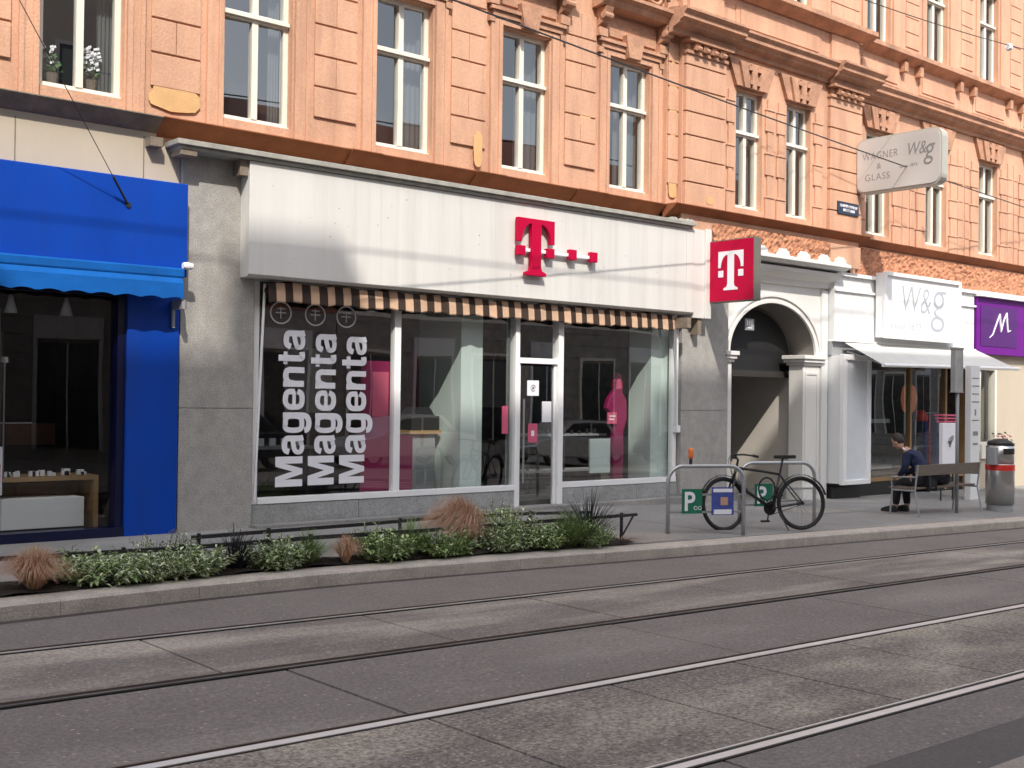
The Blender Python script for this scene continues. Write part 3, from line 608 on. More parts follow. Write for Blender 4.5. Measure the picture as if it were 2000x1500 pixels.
# lettering on the glass: strokes drawn as mitred ribbons, cap height 1
def ribbon(path, w, closed=False):
    P = [Vector((a, b)) for a, b in path]
    for _ in range(2):                     # corner cutting for smooth curves
        q = []; n = len(P)
        for i in range(n if closed else n-1):
            a, b = P[i], P[(i+1) % n]; q += [a.lerp(b, .25), a.lerp(b, .75)]
        if not closed: q = [P[0]]+q[1:-1]+[P[-1]]
        P = q
    n = len(P); out = []
    for i in range(n):
        a = P[i-1] if (i or closed) else P[0]; b = P[(i+1) % n] if (i < n-1 or closed) else P[-1]; d = (b-a).normalized(); m = Vector((-d.y, d.x))*w/2; out.append((P[i]+m, P[i]-m))
    return [(out[i][0], out[i][1], out[(i+1) % n][1], out[(i+1) % n][0]) for i in range(n if closed else n-1)]
def glyph(c):
    if c == 'M': return 1.02, [[(0,0),(0,1),(.24,1),(.24,0)],[(.78,0),(.78,1),(1.02,1),(1.02,0)],[(.24,1),(.33,1),(.51,.38),(.51,0),(.42,0),(.24,.66)],[(.78,1),(.69,1),(.51,.38),(.51,0),(.60,0),(.78,.66)]]
    S = {'a': (.66, [([(.09,.50),(.14,.66),(.34,.69),(.54,.64),(.54,.46),(.54,.10),(.57,0)],.20,0),([(.54,.40),(.30,.36),(.08,.30),(.08,.08),(.28,.04),(.46,.08),(.54,.22)],.17,0)]),
         'g': (.72, [([(.34,.68),(.12,.66),(.08,.36),(.12,.07),(.34,.05),(.54,.09),(.58,.36),(.54,.66)],.18,1),([(.60,.77),(.60,.3),(.60,-.10),(.44,-.21),(.24,-.21),(.11,-.15),(.09,-.04)],.20,0)]),
         'e': (.70, [([(.14,.36),(.62,.36)],.13,0),([(.61,.33),(.62,.62),(.42,.69),(.22,.68),(.09,.56),(.09,.36),(.10,.12),(.26,.05),(.40,.05),(.56,.08),(.62,.24)],.19,0)]),
         'n': (.70, [([(.11,.77),(.11,0)],.21,0),([(.13,.40),(.16,.60),(.32,.68),(.46,.68),(.58,.62),(.58,.40),(.58,0)],.20,0)]),
         't': (.44, [([(.21,.96),(.21,.30),(.21,.08),(.30,.07),(.43,.085)],.21,0),([(.0,.69),(.43,.69)],.15,0)])}
    w, L = S[c]; q = []
    for p, wd, cl in L: q += ribbon(p, wd, bool(cl)) if len(p) > 2 else [tuple(Vector(v) for v in ((p[0][0],p[0][1]-wd/2),(p[1][0],p[1][1]-wd/2),(p[1][0],p[1][1]+wd/2),(p[0][0],p[0][1]+wd/2)))] if p[0][1] == p[1][1] else [tuple(Vector(v) for v in ((p[0][0]-wd/2,p[0][1]),(p[0][0]+wd/2,p[0][1]),(p[1][0]+wd/2,p[1][1]),(p[1][0]-wd/2,p[1][1])))]
    return w, q
def word(mb, txt, o, U, V, length, cap):
    o = Vector(o); U = Vector(U); V = Vector(V); N = U.cross(V); gs = [glyph(c) for c in txt]; tot = sum(g[0] for g in gs)+.07*(len(gs)-1); sc_ = length/tot; x = 0; k = 0
    for w, qs in gs:
        for q in qs: mb.add([o+U*((x+p[0])*sc_)+V*(p[1]*cap)+N*(.0004*(k % 40)) for p in q], [tuple(range(len(q)))]); k += 1
        x += w+.07
def T3(mb, o, U, V, w_, h_, dep, mi=0, rail=False):
    U = Vector(U); V = Vector(V); N = U.cross(V)*dep; o = Vector(o); U = U*w_; V = V*h_
    arc = [(.10+.27*(1-math.cos(t)), .58+.33*math.sin(t)) for t in [math.pi/2*i/8 for i in range(9)]]
    L = [(0,1),(0,.58)]+arc+[(.37,1)]
    mb.prism(L, o, U, V, N, mi); mb.prism([(1-a,b) for a, b in L], o, U, V, N, mi)
    foot = [(.63,1),(.37,1),(.37,.16),(.34,.09),(.22,.05),(.22,0),(.78,0),(.78,.05),(.66,.09),(.63,.16)]
    mb.prism(foot, o, U, V, N, mi)
    for a in (0,.80): mb.prism([(a,.34),(a+.20,.34),(a+.20,.51),(a,.51)], o, U, V, N, mi)
lt = MB()
for (x1, z0, ln) in ((7.41,.45,1.91),(7.86,.455,1.88),(8.31,.46,1.86)): word(lt, 'Magenta', (x1,-.004,z0), (0,0,1), (-1,0,0), ln, .375)
lt.build('window_lettering', m_letter, G)
ci = MB()
for x in (7.02+.06,7.50+.06,7.95+.06):
    ring = [(x+.14*math.cos(t),-.006,2.56+.13*math.sin(t)) for t in [2*math.pi*i/24 for i in range(24)]]; ci.tube(ring, .009, 5, closed=True)
    ci.tube([(x-.07,-.006,2.56),(x+.07,-.006,2.56)], .006, 4); ci.tube([(x,-.006,2.49),(x,-.006,2.63)], .006, 4); ci.tube([(x-.05,-.006,2.61),(x+.06,-.006,2.61)], .006, 4)
ci.build('window_emblem', m_letter, G)
# door
D = MB(); D.box(10.93,11.575,.0,.012,.10,2.03); dr = D.build('door', m_glass, T)
h = MB(); h.tube([(10.97,-.05,.35),(10.97,-.05,1.55)], .014, 8); h.build('door_handle', m_steel, dr)
h = MB(); h.box(11.07,11.29,-.008,-.001,1.60,1.82); h.box(11.36,11.54,-.008,-.001,1.22,1.52); h.build('notice', m_letter, dr)
h = MB(); h.tube([(11.18+.045*math.cos(t),-.010,1.71+.045*math.sin(t)) for t in [i*.5 for i in range(12)]], .006, 4); h.box(11.16,11.2,-.012,-.009,1.69,1.73); h.build('notice_print', m_signtext, dr)
h = MB(); h.box(11.09,11.27,-.008,-.001,.93,1.20); h.build('pink_notice', m_pink, dr); h = MB(); h.box(11.15,11.21,-.010,-.0085,1.02,1.1); h.build('notice_print', m_letter, dr)
h = MB(); h.box(10.60,10.71,-.012,-.004,1.06,1.45); h.build('pink_sticker', m_pink, G)
# plinth, threshold
mb = MB()
for (a, b) in ((6.66,8.2),(8.2,9.7),(9.7,10.8),(11.72,12.35),(12.35,13.3),(13.3,14.26)): mb = MB(); mb.box(a+.003,b-.003,-.06,.3,-.2,.255); mb.build('plinth_slab', m_gran2, T, bevel=.004)
mb = MB(); mb.box(10.80,11.72,-.16,.3,-.15,.025); mb.build('door_step', m_gran2, T, bevel=.006)
mb = MB(); mb.box(6.66,14.26,-.28,-.10,-.3,.03); mb.build('footing', m_walk, T, bevel=.006)
# shop interior
mb = MB(); mb.box(6.7,14.4,4.6,4.7,0,3.1); mb.box(6.66,6.72,.3,4.6,0,3.1); mb.box(14.3,14.4,.3,4.6,0,3.1); mb.box(6.7,14.4,.1,4.6,3.0,3.1); mb.box(6.7,14.4,.06,4.7,.02,.1); mb.build('interior', m_dint, T)
mb = MB(); mb.box(9.96,10.34,.12,1.1,.1,3.0); mb.box(13.80,14.2,.12,.60,.1,3.0); mb.build('interior_column', m_green, T)
tp = MB(); tp.box(8.50,8.73,.35,.38,.3,1.0); tp.box(8.55,9.05,.9,.95,1.0,2.1); tp.box(8.98,9.36,.62,.66,.2,.98)
o = MB(); o.box(8.28,8.72,.045,.06,.345,2.02); o.box(8.45,8.70,.038,.043,1.30,1.88,1); tag(o.build('promotion_banner', [m_magL, m_pink]), 'tall magenta banner behind the glass beside the white lettering', 'banner')
o = MB(); o.box(8.86,9.12,.07,.40,.15,1.05); tag(o.build('display_plinth', m_magL), 'magenta display plinth right of the window mullion', 'plinth')
t = thing('display_counter', 'pale grey counter with a dark top behind the middle window', 'counter', (9.75,.8,.1))
o = MB(); o.box(9.45,9.85,.55,1.0,.1,1.05); o.build('counter_body', m_grey, t); o = MB(); o.box(9.38,9.92,.50,1.05,1.051,1.10); o.build('counter_top', m_woodL, t)
o = MB(); o.box(9.42,9.9,.52,.9,1.102,1.30); o.prism([(9.45,1.30),(9.85,1.30),(9.75,1.42),(9.55,1.42)], (0,.55,0), (1,0,0), (0,0,1), (0,.3,0)); tag(o.build('dark_display', m_dark), 'black device display standing on the pale counter', 'display')
t = thing('white_table', 'white topped table with thin legs behind the glass left of the door', 'table', (10.9,1.6,.1))
o = MB(); o.box(10.5,11.3,1.3,1.8,.98,1.02); o.build('tabletop', m_letter, t)
for lx in (10.55,11.25): o = MB(); o.tube([(lx,1.4,.1),(lx,1.4,.98)], .02, 6); o.build('leg', m_letter, t)
t = thing('display_shelf', 'long glass display shelf with small phones behind the right window', 'shelf', (12.5,1.0,.1))
o = MB(); o.box(11.8,13.5,.8,1.2,.98,1.01); o.box(11.8,13.5,.8,1.2,.42,.45); o.build('shelf_board', m_grey, t)
o = MB()
for lx in (11.85,12.6,13.4): o.box(lx,lx+.03,.85,.88,.1,.98)
o.build('shelf_post', m_dark, t)
o = MB()
for k in range(9): a = 11.9+k*.17; o.box(a,a+.05,.85,.87,1.012,1.012+rnd.uniform(.05,.13))
tag(o.build('phones', m_dark), 'row of small dark phones on the glass shelf', 'phones', kind='stuff')
o = MB(); o.box(12.66,13.10,.32,.35,.42,.95); o.build('white_sheet', m_green); bpy.data.objects['white_sheet'].name = 'poster_back'
tag(bpy.data.objects['poster_back'], 'plain pale green sheet low behind the right shop window', 'sheet')
t = thing('display_figure', 'magenta figure shaped display stand with a pink sign behind the right window', 'display stand', (13.4,.55,.1))
o = MB(); o.prism([(-.10,.1),(.10,.1),(.13,.7),(.12,1.05),(.20,1.25),(.19,1.55),(.09,1.68),(.11,1.80),(.06,1.95),(-.02,2.0),(-.10,1.86),(-.08,1.70),(-.20,1.58),(-.26,1.42),(-.13,1.32),(-.09,1.0),(-.12,.7)], (13.38,.42,0), (1,0,0), (0,0,1), (0,.10,0)); o.build('figure_body', m_magL, t, bevel=.02)
o = MB(); o.prism([(-.07,1.72),(.06,1.74),(.03,1.90),(-.05,1.88)], (13.38,.415,0), (1,0,0), (0,0,1), (0,-.004,0)); o.build('figure_face', m_pink, t)
o = MB(); o.box(13.10,13.30,.38,.40,1.18,1.36); o.build('figure_sign', m_pink, t); o = MB(); o.box(13.13,13.27,.376,.379,1.29,1.31); o.box(13.13,13.24,.376,.379,1.24,1.26); o.build('sign_print', m_letter, t)
for k, (x0, x1, z0, z1, mm, lab) in enumerate(((7.2,8.1,1.2,2.2,m_bluepost,'dark blue poster on the back wall of the phone shop'),(9.0,9.8,1.3,2.3,m_letter,'white poster on the back wall of the phone shop'),(11.3,12.2,1.1,2.3,m_magL,'magenta poster on the back wall of the phone shop'),(12.8,13.6,1.4,2.2,m_grey,'grey screen on the back wall of the phone shop'))):
    o = MB(); o.box(x0,x1,3.2,3.26,z0,z1); tag(o.build('wall_poster', mm), lab, 'poster')
t = thing('display_desk', 'low black display desk with white cards at the left of the phone shop', 'desk', (7.4,1.2,.1)); o = MB(); o.box(6.9,8.1,.9,1.4,.86,.90); o.build('desk_top', m_grey, t)
for lx in (6.95,8.05): o = MB(); o.box(lx-.02,lx+.02,.95,1.35,.1,.86); o.build('leg', m_dark, t)
o = MB()
for k in range(6): o.box(7.0+k*.17,7.09+k*.17,1.0,1.02,.902,1.0)
o.build('cards', m_letter, t)
# striped awning, retracted under the fascia
A = thing('striped_awning', 'brown and cream striped awning rolled in under the white fascia', 'awning', (10.4,-.3,2.9))
mb = MB(); x = 6.78; k = 0; prof = [(-.10,2.90),(-.40,2.86),(-.52,2.80),(-.55,2.66),(-.545,2.63)]
prof2 = [(-.08,2.92),(-.20,2.90),(-.22,2.80),(-.23,2.68),(-.22,2.665)]
while x < 13.98:
    x2 = min(x+.117, 13.98); sag = .0
    for (y0, z0), (y1, z1) in zip(prof2, prof2[1:]):
        w0 = .012*math.sin(x*9)+.008*math.sin(x*23); w1 = .012*math.sin(x2*9)+.008*math.sin(x2*23)
        mb.quad((x,y0+w0,z0+w0),(x2,y0+w1,z0+w1),(x2,y1+w1,z1+w1),(x,y1+w0,z1+w0), k % 2)
    x = x2; k += 1
mb.build('awning_cloth', [m_brown, m_cream], A)
mb = MB(); mb.tube([(6.78,-.16,2.80),(13.98,-.16,2.80)], .028, 8); mb.build('front_bar', m_brown, A)
mb = MB(); mb.tube([(6.715,-.085,.30),(6.79,-.13,2.88)], .016, 6); mb.build('awning_arm', m_white, A)
mb = MB(); mb.tube([(14.18,-.10,1.15),(14.06,-.20,2.74)], .018, 6); mb.tube([(14.2,-.08,1.1),(14.18,-.08,2.2),(14.06,-.20,2.74)], .012, 6); mb.box(14.14,14.22,-.14,-.05,1.05,1.16); mb.build('awning_arm', m_white, A)
mb = MB(); mb.box(13.99,14.08,-.46,-.2,2.70,2.86); mb.build('awning_bracket', m_stoneband, A); mb = MB(); mb.box(14.45,14.54,-.28,-.125,2.62,2.88); mb.build('awning_bracket', m_stoneband, A)
# flat letter sign on the fascia
L = thing('wall_logo_sign', 'raised magenta letter T with small squares on the white fascia', 'logo sign', (11.2,-.34,3.3))
mb = MB(); T3(mb, (10.50,-.36,3.27), (1,0,0), (0,0,1), .68, .79, .07); mb.build('letter', m_mag, L, bevel=.004)
mb = MB()
for x in (11.48,11.90): mb.box(x,x+.135,-.43,-.36,3.555,3.70)
mb.build('square', m_mag, L, bevel=.004)
mb = MB(); mb.box(10.6,12.0,-.395,-.365,3.60,3.645); mb.build('mounting_rail', m_letter, L)
# projecting cube sign
P = thing('projecting_logo_sign', 'magenta square sign with a white letter T sticking out from the wall', 'projecting sign', (14.8,-.7,3.14))
mb = MB(); mb.box(14.66,14.665,-1.21,-.33,3.15,4.11); mb.box(14.835,14.84,-1.21,-.33,3.15,4.11); mb.build('sign_face', m_mag, P)
mb = MB(); mb.box(14.665,14.835,-1.225,-.315,3.135,4.125); mb.build('sign_case', mat('dark_bronze_case', (.17,.16,.135), .5, .2, 6), P, bevel=.004)
mb = MB(); T3(mb, (14.659,-.52,3.32), (0,-1,0), (0,0,1), .50, .62, .004); mb.build('letter', m_letter, P)
mb = MB(); mb.box(14.70,14.80,-.313,-.2,3.3,3.4); mb.box(14.70,14.80,-.313,-.2,3.85,3.95); mb.build('bracket', m_dark, P)
# ---------------------------------------------------------------- archway
E_ = thing('archway_portal', 'white arched entrance portal with pilaster between the two shops', 'archway', (16.7,0,-.2))
ax, az, rx, rzz = 16.75, 2.40, 1.22, .88
def ell(k, rx, rz, x=ax, z=az): return [(x-rx*math.cos(math.pi*i/k), z+rz*math.sin(math.pi*i/k)) for i in range(k+1)]
mb = MB(); mi_ = MB(); X0, X1, ZT_ = 15.42, 18.33, 3.66; a1 = ell(32, rx, rzz)
for (a, b) in zip(a1, a1[1:]): mb.quad((a[0],-.03,a[1]),(b[0],-.03,b[1]),(b[0],-.03,ZT_),(a[0],-.03,ZT_)); mi_.quad((a[0],-.03,a[1]),(b[0],-.03,b[1]),(b[0],.5,b[1]),(a[0],.5,a[1]))
mb.quad((X0,-.03,-.4),(ax-rx,-.03,-.4),(ax-rx,-.03,ZT_),(X0,-.03,ZT_)); mb.quad((ax+rx,-.03,az),(X1,-.03,az),(X1,-.03,ZT_),(ax+rx,-.03,ZT_)); mb.quad((18.12,-.03,-.4),(X1,-.03,-.4),(X1,-.03,az),(18.12,-.03,az))
mb.quad((X1,-.03,-.4),(X1,.3,-.4),(X1,.3,ZT_),(X1,-.03,ZT_)); mb.quad((ax-rx,-.03,-.4),(ax-rx,.5,-.4),(ax-rx,.5,az),(ax-rx,-.03,az))
a2 = ell(32, 1.10, .77)
for (a, b), (c, d) in zip(zip(a1, a1[1:]), zip(a2, a2[1:])): mi_.quad((a[0],.5,a[1]),(b[0],.5,b[1]),(d[0],.5,d[1]),(c[0],.5,c[1])); mi_.quad((c[0],.5,c[1]),(d[0],.5,d[1]),(d[0],.75,d[1]),(c[0],.75,c[1]))
mb.build('surround', m_whitewall, E_); mi_.build('arch_soffit', mat('shaded_soffit_plaster', (.20,.185,.17), .85, .2, 2), E_)  # soffit shade is painted as greyer plaster than the white surround
mb = MB()
for r0, r1, yy in ((0,.05,-.075),(.05,.11,-.055),(.11,.15,-.085)):
    A1 = ell(36, rx+r0, rzz+r0); A2 = ell(36, rx+r1, rzz+r1)
    for i in range(36):
        a, b, c, d = A1[i], A1[i+1], A2[i+1], A2[i]
        mb.quad((a[0],yy,a[1]),(b[0],yy,b[1]),(c[0],yy,c[1]),(d[0],yy,d[1])); mb.quad((d[0],yy,d[1]),(c[0],yy,c[1]),(c[0],-.03,c[1]),(d[0],-.03,d[1])); mb.quad((a[0],yy,a[1]),(b[0],yy,b[1]),(b[0],-.03,b[1]),(a[0],-.03,a[1]))
mb.build('arch_moulding', m_whitewall, E_)
for (xa, xb) in ((17.62,18.12),(15.45,15.6)):
    mb = MB(); mb.box(xa,xb,-.05,.26,-.4,2.22); mb.box(xa-.02,xb+.02,-.07,.28,-.4,.05)
    if xb > 17: mb.box(xa+.05,xa+.10,-.065,-.0505,.15,2.1); mb.box(xb-.10,xb-.05,-.065,-.0505,.15,2.1); mb.box(xa+.1005,xb-.1005,-.065,-.0505,2.05,2.1); mb.box(xa+.1005,xb-.1005,-.065,-.0505,.15,.2)
    mb.build('pilaster', m_whitewall, E_, bevel=.005)
    mb = MB(); mb.box(xa-.03,xb+.03,-.09,.30,2.221,2.27); mb.box(xa-.07,xb+.05,-.13,.33,2.271,2.33); mb.box(xa-.10,xb+.08,-.16,.35,2.331,2.40); mb.build('capital', m_whitewall, E_, bevel=.006)
mb = MB(); mb.box(18.14,18.32,-.08,.0-.031,-.4,3.6); mb.build('side_strip', m_boards, E_)
mb = MB(); mb.extx([(-.03,3.62),(-.09,3.64),(-.12,3.72),(-.26,3.80),(-.30,3.84),(-.30,3.90),(-.03,3.93)], 15.3, 18.42); mb.extx([(-.03,3.94),(-.36,3.95),(-.46,4.00),(-.46,4.04),(-.44,4.06),(-.03,4.06)], 15.2, 18.48); mb.build('portal_cornice', m_whitewall, E_)
mb = MB()
for x in (15.9,16.5,17.1,17.7,18.2):
    pl = [(.16*math.cos(t)*(1+.06*math.cos(10*t)), .12*math.sin(t)*(1+.06*math.cos(10*t))) for t in [math.pi*i/20 for i in range(21)]]; mb.prism(pl, (x,-.44,4.062), (1,0,0), (0,0,1), (0,.06,0))
mb.build('shell_ornament', m_whitewall, E_)
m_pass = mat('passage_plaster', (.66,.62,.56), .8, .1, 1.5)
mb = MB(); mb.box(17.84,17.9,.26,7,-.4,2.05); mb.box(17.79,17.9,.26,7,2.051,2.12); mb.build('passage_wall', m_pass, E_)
m_passd = mat('shaded_passage_plaster', (.045,.042,.04), .85, .3, 1.5)  # the passage's deep shade is painted on as near-black plaster
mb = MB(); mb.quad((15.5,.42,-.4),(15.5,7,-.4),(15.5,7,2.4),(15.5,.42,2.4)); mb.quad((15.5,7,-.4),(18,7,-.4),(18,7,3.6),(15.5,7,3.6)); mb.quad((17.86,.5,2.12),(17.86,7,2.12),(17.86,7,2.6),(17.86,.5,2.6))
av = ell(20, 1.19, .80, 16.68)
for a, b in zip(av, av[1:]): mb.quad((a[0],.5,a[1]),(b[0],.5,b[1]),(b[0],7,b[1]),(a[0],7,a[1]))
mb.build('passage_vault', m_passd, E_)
mb = MB(); mb.quad((15.5,.0,-.19),(17.8,.0,-.20),(17.8,7,-.2),(15.5,7,-.19)); struct(mb.build('passage_floor', m_walk))
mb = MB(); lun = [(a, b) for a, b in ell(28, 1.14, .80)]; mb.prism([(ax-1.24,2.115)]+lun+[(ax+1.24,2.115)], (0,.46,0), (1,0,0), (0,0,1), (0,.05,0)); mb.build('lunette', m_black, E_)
mb = MB(); mb.box(15.5,17.9,.40,.54,2.0,2.114); mb.build('transom', mat('brown_grey_frame', (.035,.031,.027), .6, .2, 4), E_)
t = thing('house_number_plate', 'small square lit plate hanging inside the dark arch', 'number plate', (16.35,.4,2.9))
mb = MB(); mb.box(16.27,16.52,.20,.22,2.80,3.00); mb.build('plate', m_grey, t); mb = MB()
for k in range(3): mb.box(16.31+k*.06,16.35+k*.06,.196,.199,2.88,2.97)
mb.box(16.33,16.46,.196,.199,2.83,2.85); mb.build('plate_print', m_letter, t); mb = MB(); mb.tube([(16.4,.21,3.0),(16.4,.21,3.25)], .01, 6); mb.build('hanger', m_dark, t)
# ---------------------------------------------------------------- second white shop
Wg = thing('white_boutique_shopfront', 'white boarded boutique shopfront with glass display window right of the arch', 'shopfront', (21,0,-.2))
mb = MB(); x = 18.34
while x < 23.42: x2 = min(x+.30, 23.42); mb.box(x+.004,x2-.004,-.20,.1,2.72,3.88); x = x2
mb.box(18.34,23.42,-.195,.1,2.72,3.88); mb.build('fascia_boards', m_boards, Wg)
mb = MB(); mb.box(18.34,23.44,-.24,-.205,3.60,3.64); mb.box(18.34,23.44,-.26,.1,3.885,3.95); mb.box(18.34,23.44,-.24,.1,2.68,2.718); mb.build('fascia_trim', m_white, Wg)
mb = MB(); mb.box(18.36,19.22,-.32,.05,.08,2.42); mb.build('cabinet_back', m_boards, Wg)
mb = MB()
for (a, b, c, d) in ((18.36,18.42,.06,2.44),(19.18,19.26,.06,2.44),(18.42,19.18,.06,.14),(18.42,19.18,2.34,2.44)): mb.box(a,b,-.40,-.321,c,d)
mb.box(18.42,18.50,-.385,-.322,.14,2.34); mb.build('cabinet_frame', m_white, Wg, bevel=.004)
mb = MB(); mb.box(18.5,19.18,-.355,-.321,.14,2.34); mb.build('frosted_pane', mat('frosted_white_pane', (.72,.76,.80), .25, .12, 1.2), Wg); mb = MB(); mb.box(18.34,19.3,-.15,.05,2.425,2.68); mb.build('cabinet_head', m_grey, Wg)
mb = MB(); mb.box(18.34,23.4,-.03,.4,-.5,.05); mb.box(18.4,19.3,-.15,-.031,-.5,-.0); mb.build('base', m_dark, Wg)
mb = MB(); mb.box(19.27,23.3,-.06,.06,.05,.12); mb.box(19.27,19.33,-.05,.06,.12,2.68); mb.box(21.2,21.26,-.05,.06,.12,2.68); mb.box(22.55,22.62,-.05,.06,-.2,2.68); mb.box(23.30,23.42,-.10,.06,-.4,2.68); mb.build('window_frame', m_woodL, Wg)
mb = MB(); mb.quad((19.33,0,.12),(22.55,0,.12),(22.55,0,2.68),(19.33,0,2.68)); mb.build('glass', m_glass, Wg)
mb = MB(); mb.box(18.4,23.4,3.4,3.5,-.3,3); mb.box(18.4,23.4,.1,3.4,2.9,3.0); mb.box(23.35,23.42,.1,3.4,-.3,2.9); mb.box(18.3,18.36,.1,3.4,-.3,2.9); mb.box(18.4,23.4,.1,3.4,-.3,-.2); mb.build('interior', m_dint, Wg)
t = thing('framed_sign', 'white framed square sign with grey script letters above the boutique', 'shop sign', (21,-.4,2.8))
mb = MB(); mb.box(19.62,22.38,-.42,-.245,2.80,4.02); mb.build('sign_panel', m_white, t, bevel=.006)
mb = MB()
for (a, b, c, d) in ((19.60,19.67,2.78,4.04),(22.33,22.40,2.78,4.04),(19.67,22.33,2.78,2.85),(19.67,22.33,3.97,4.04)): mb.box(a,b,-.47,-.421,c,d)
mb.build('sign_frame', m_white, t, bevel=.004)
mb = MB(); text_mb(mb, 'W&', (20.25,-.421,3.32), (1,0,0), (0,0,1), 1.05, .50, .003, -.012, .15); text_mb(mb, 'g', (21.30,-.421,2.98), (1,0,0), (0,0,1), .58, .82, .003, -.012, .1)
text_mb(mb, 'since 1873', (19.85,-.421,2.98), (1,0,0), (0,0,1), 1.1, .13, .003, -.01)
mb.build('sign_lettering', mat('pale_blue_grey_script', (.42,.45,.50), .6), t)
t = thing('grey_awning', 'light grey extended awning over the boutique window', 'awning', (21,-.2,2.6))
mb = MB(); mb.add([(18.62,-.25,2.66),(23.3,-.25,2.72),(23.6,-1.05,2.30),(18.62,-1.05,2.24),(18.62,-.25,2.65),(23.3,-.25,2.71),(23.6,-1.05,2.29),(18.62,-1.05,2.23)], [(0,1,2,3),(7,6,5,4),(0,4,5,1),(1,5,6,2),(2,6,7,3),(3,7,4,0)]); mb.build('awning_cloth', m_awn, t)
mb = MB(); mb.tube([(18.58,-1.06,2.235),(23.64,-1.06,2.30)], .035, 8); mb.build('front_bar', m_white, t)
for lx, lz in ((18.7,2.25),(23.2,2.3)): mb = MB(); mb.tube([(lx,-.25,2.5),(lx,-1.0,lz)], .018, 6); mb.build('awning_arm', m_grey, t)
# contents of boutique
t = thing('garment_rack', 'rack of dark blue and red garments inside the boutique window', 'garment rack', (22.0,.5,0))
for k in range(8):
    o = MB(); a = 22.12+k*.10; c = [(.02,.05,.2),(.30,.02,.02),(.03,.03,.05),(.02,.06,.25),(.1,.12,.2),(.02,.02,.03),(.03,.08,.3),(.25,.1,.1)][k]
    o.prism([(0,.0),(.07,.02),(.09,.9),(.05,1.0),(-.02,1.0),(-.05,.9)], (a,.12,.32), (1,0,0), (0,0,1), (0,.35,0)); o.build('garment', mat('garment_cloth', c, .9, .3, 9), t)
o = MB(); o.tube([(22.0,.3,1.36),(23.0,.3,1.36)], .015, 6); o.tube([(22.0,.3,-.2),(22.0,.3,1.36)], .015, 6); o.tube([(23.0,.3,-.2),(23.0,.3,1.36)], .015, 6); o.build('rail', m_steel, t)
t = thing('red_helmet', 'round red knitted hat on the garment rack in the boutique', 'hat', (21.75,.3,1.45)); o = MB(); o.lathe([(.14,0),(.15,.06),(.13,.15),(.07,.21),(.01,.23)], (22.02,.2,1.20), 16); o.build('hat', m_red, t, smooth=True); t.name = 'red_hat'
t = thing('glass_counter', 'glazed display counter inside the boutique with a pale top edge', 'counter', (20.2,.6,0))
o = MB(); o.box(19.45,21.2,.4,.45,1.16,1.24); o.box(19.45,21.2,.35,.8,.25,.32); o.box(20.3,20.35,.4,.44,.32,1.16); o.build('counter_frame', m_grey, t)
o = MB(); o.box(19.5,20.2,.42,.9,.33,.8); o.build('counter_body', m_woodL, t)
t = thing('orange_lamp', 'glowing orange oval lamp deep inside the boutique', 'lamp', (22.0,1.5,1.7)); o = MB(); o.lathe([(.02,-.33),(.13,-.25),(.17,0),(.13,.25),(.02,.33)], (22.75,.9,1.66), 20); o.build('lamp_shade', emit('orange_lamp_glow', (.45,.14,.06), .16), t, smooth=True); o = MB(); o.tube([(22.75,.9,1.95),(22.75,.9,2.9)], .01, 5); o.build('cord', m_dark, t)
t = thing('shelf_unit', 'tall dim shelf with jars and figures inside the boutique', 'shelf', (20.3,1.5,-.2)); o = MB()
for z in (.5,1.0,1.5,2.0,2.4): o.box(19.4,21.9,1.4,1.7,z,z+.03)
for x in (19.4,20.2,21.0,21.87): o.box(x,x+.03,1.4,1.7,-.2,2.6)
o.build('shelf_frame', m_grey, t); o = MB()
for k in range(46): z = rnd.choice((.53,1.03,1.53,2.03)); a = rnd.uniform(19.5,21.8); o.lathe([(.05,0),(.06,.1),(.03,rnd.uniform(.15,.3)),(.01,.31)], (a,1.5,z), 8)
o.build('jars', m_cream, t)
# white shop door and beige wall further right
Q = thing('right_shopfront', 'cream shopfront with a narrow white framed window at the right edge', 'shopfront', (25,0,-.25))
mb = MB(); mb.box(23.44,23.60,-.08,.3,-.5,3.86); mb.box(24.62,34,-.08,.3,-.5,3.86); mb.box(23.60,24.62,-.08,.3,2.45,3.86); mb.box(23.6,24.62,-.08,.3,-.5,.55); mb.build('wall', m_beige, Q)
mb = MB(); mb.box(23.60,23.68,-.10,.05,.55,2.45); mb.box(24.54,24.62,-.10,.05,.55,2.45); mb.box(23.68,24.54,-.10,.05,.55,.75); mb.box(23.68,24.54,-.10,.05,2.3,2.45); mb.box(23.92,24.0,-.06,.04,.75,2.3); mb.box(23.9,24.3,-.14,-.101,.4,.7); mb.build('window_frame', m_wframe, Q)
mb = MB(); mb.quad((23.68,0,.75),(24.54,0,.75),(24.54,0,2.3),(23.68,0,2.3)); mb.quad((23.68,.4,.75),(24.54,.4,.75),(24.54,.4,2.3),(23.68,.4,2.3)); mb.build('glass', m_glass, Q)
mb = MB(); mb.box(23.44,34,-.34,-.081,3.84,3.95); mb.build('white_coping', m_white, Q)
t = thing('purple_sign', 'purple shop sign with a white brush stroke letter M in a darker square', 'shop sign', (25,-.25,2.65))
mb = MB(); mb.box(23.46,28,-.24,-.081,2.63,3.83); mb.build('sign_panel', m_purple, t, bevel=.006)
mb = MB(); mb.box(23.62,25.22,-.25,-.241,2.80,3.66); mb.build('sign_square', m_purpleD, t)
mb = MB(); st = [(23.98,2.98),(24.12,3.06),(24.28,3.30),(24.42,3.50),(24.44,3.30),(24.46,3.12),(24.60,3.38),(24.72,3.54),(24.74,3.34),(24.78,3.14),(24.92,3.18)]
mb.tube([(a,-.256,b) for a, b in st], [.008,.014,.02,.026,.030,.024,.018,.026,.030,.022,.008], 6); mb.build('letter', m_letter, t)
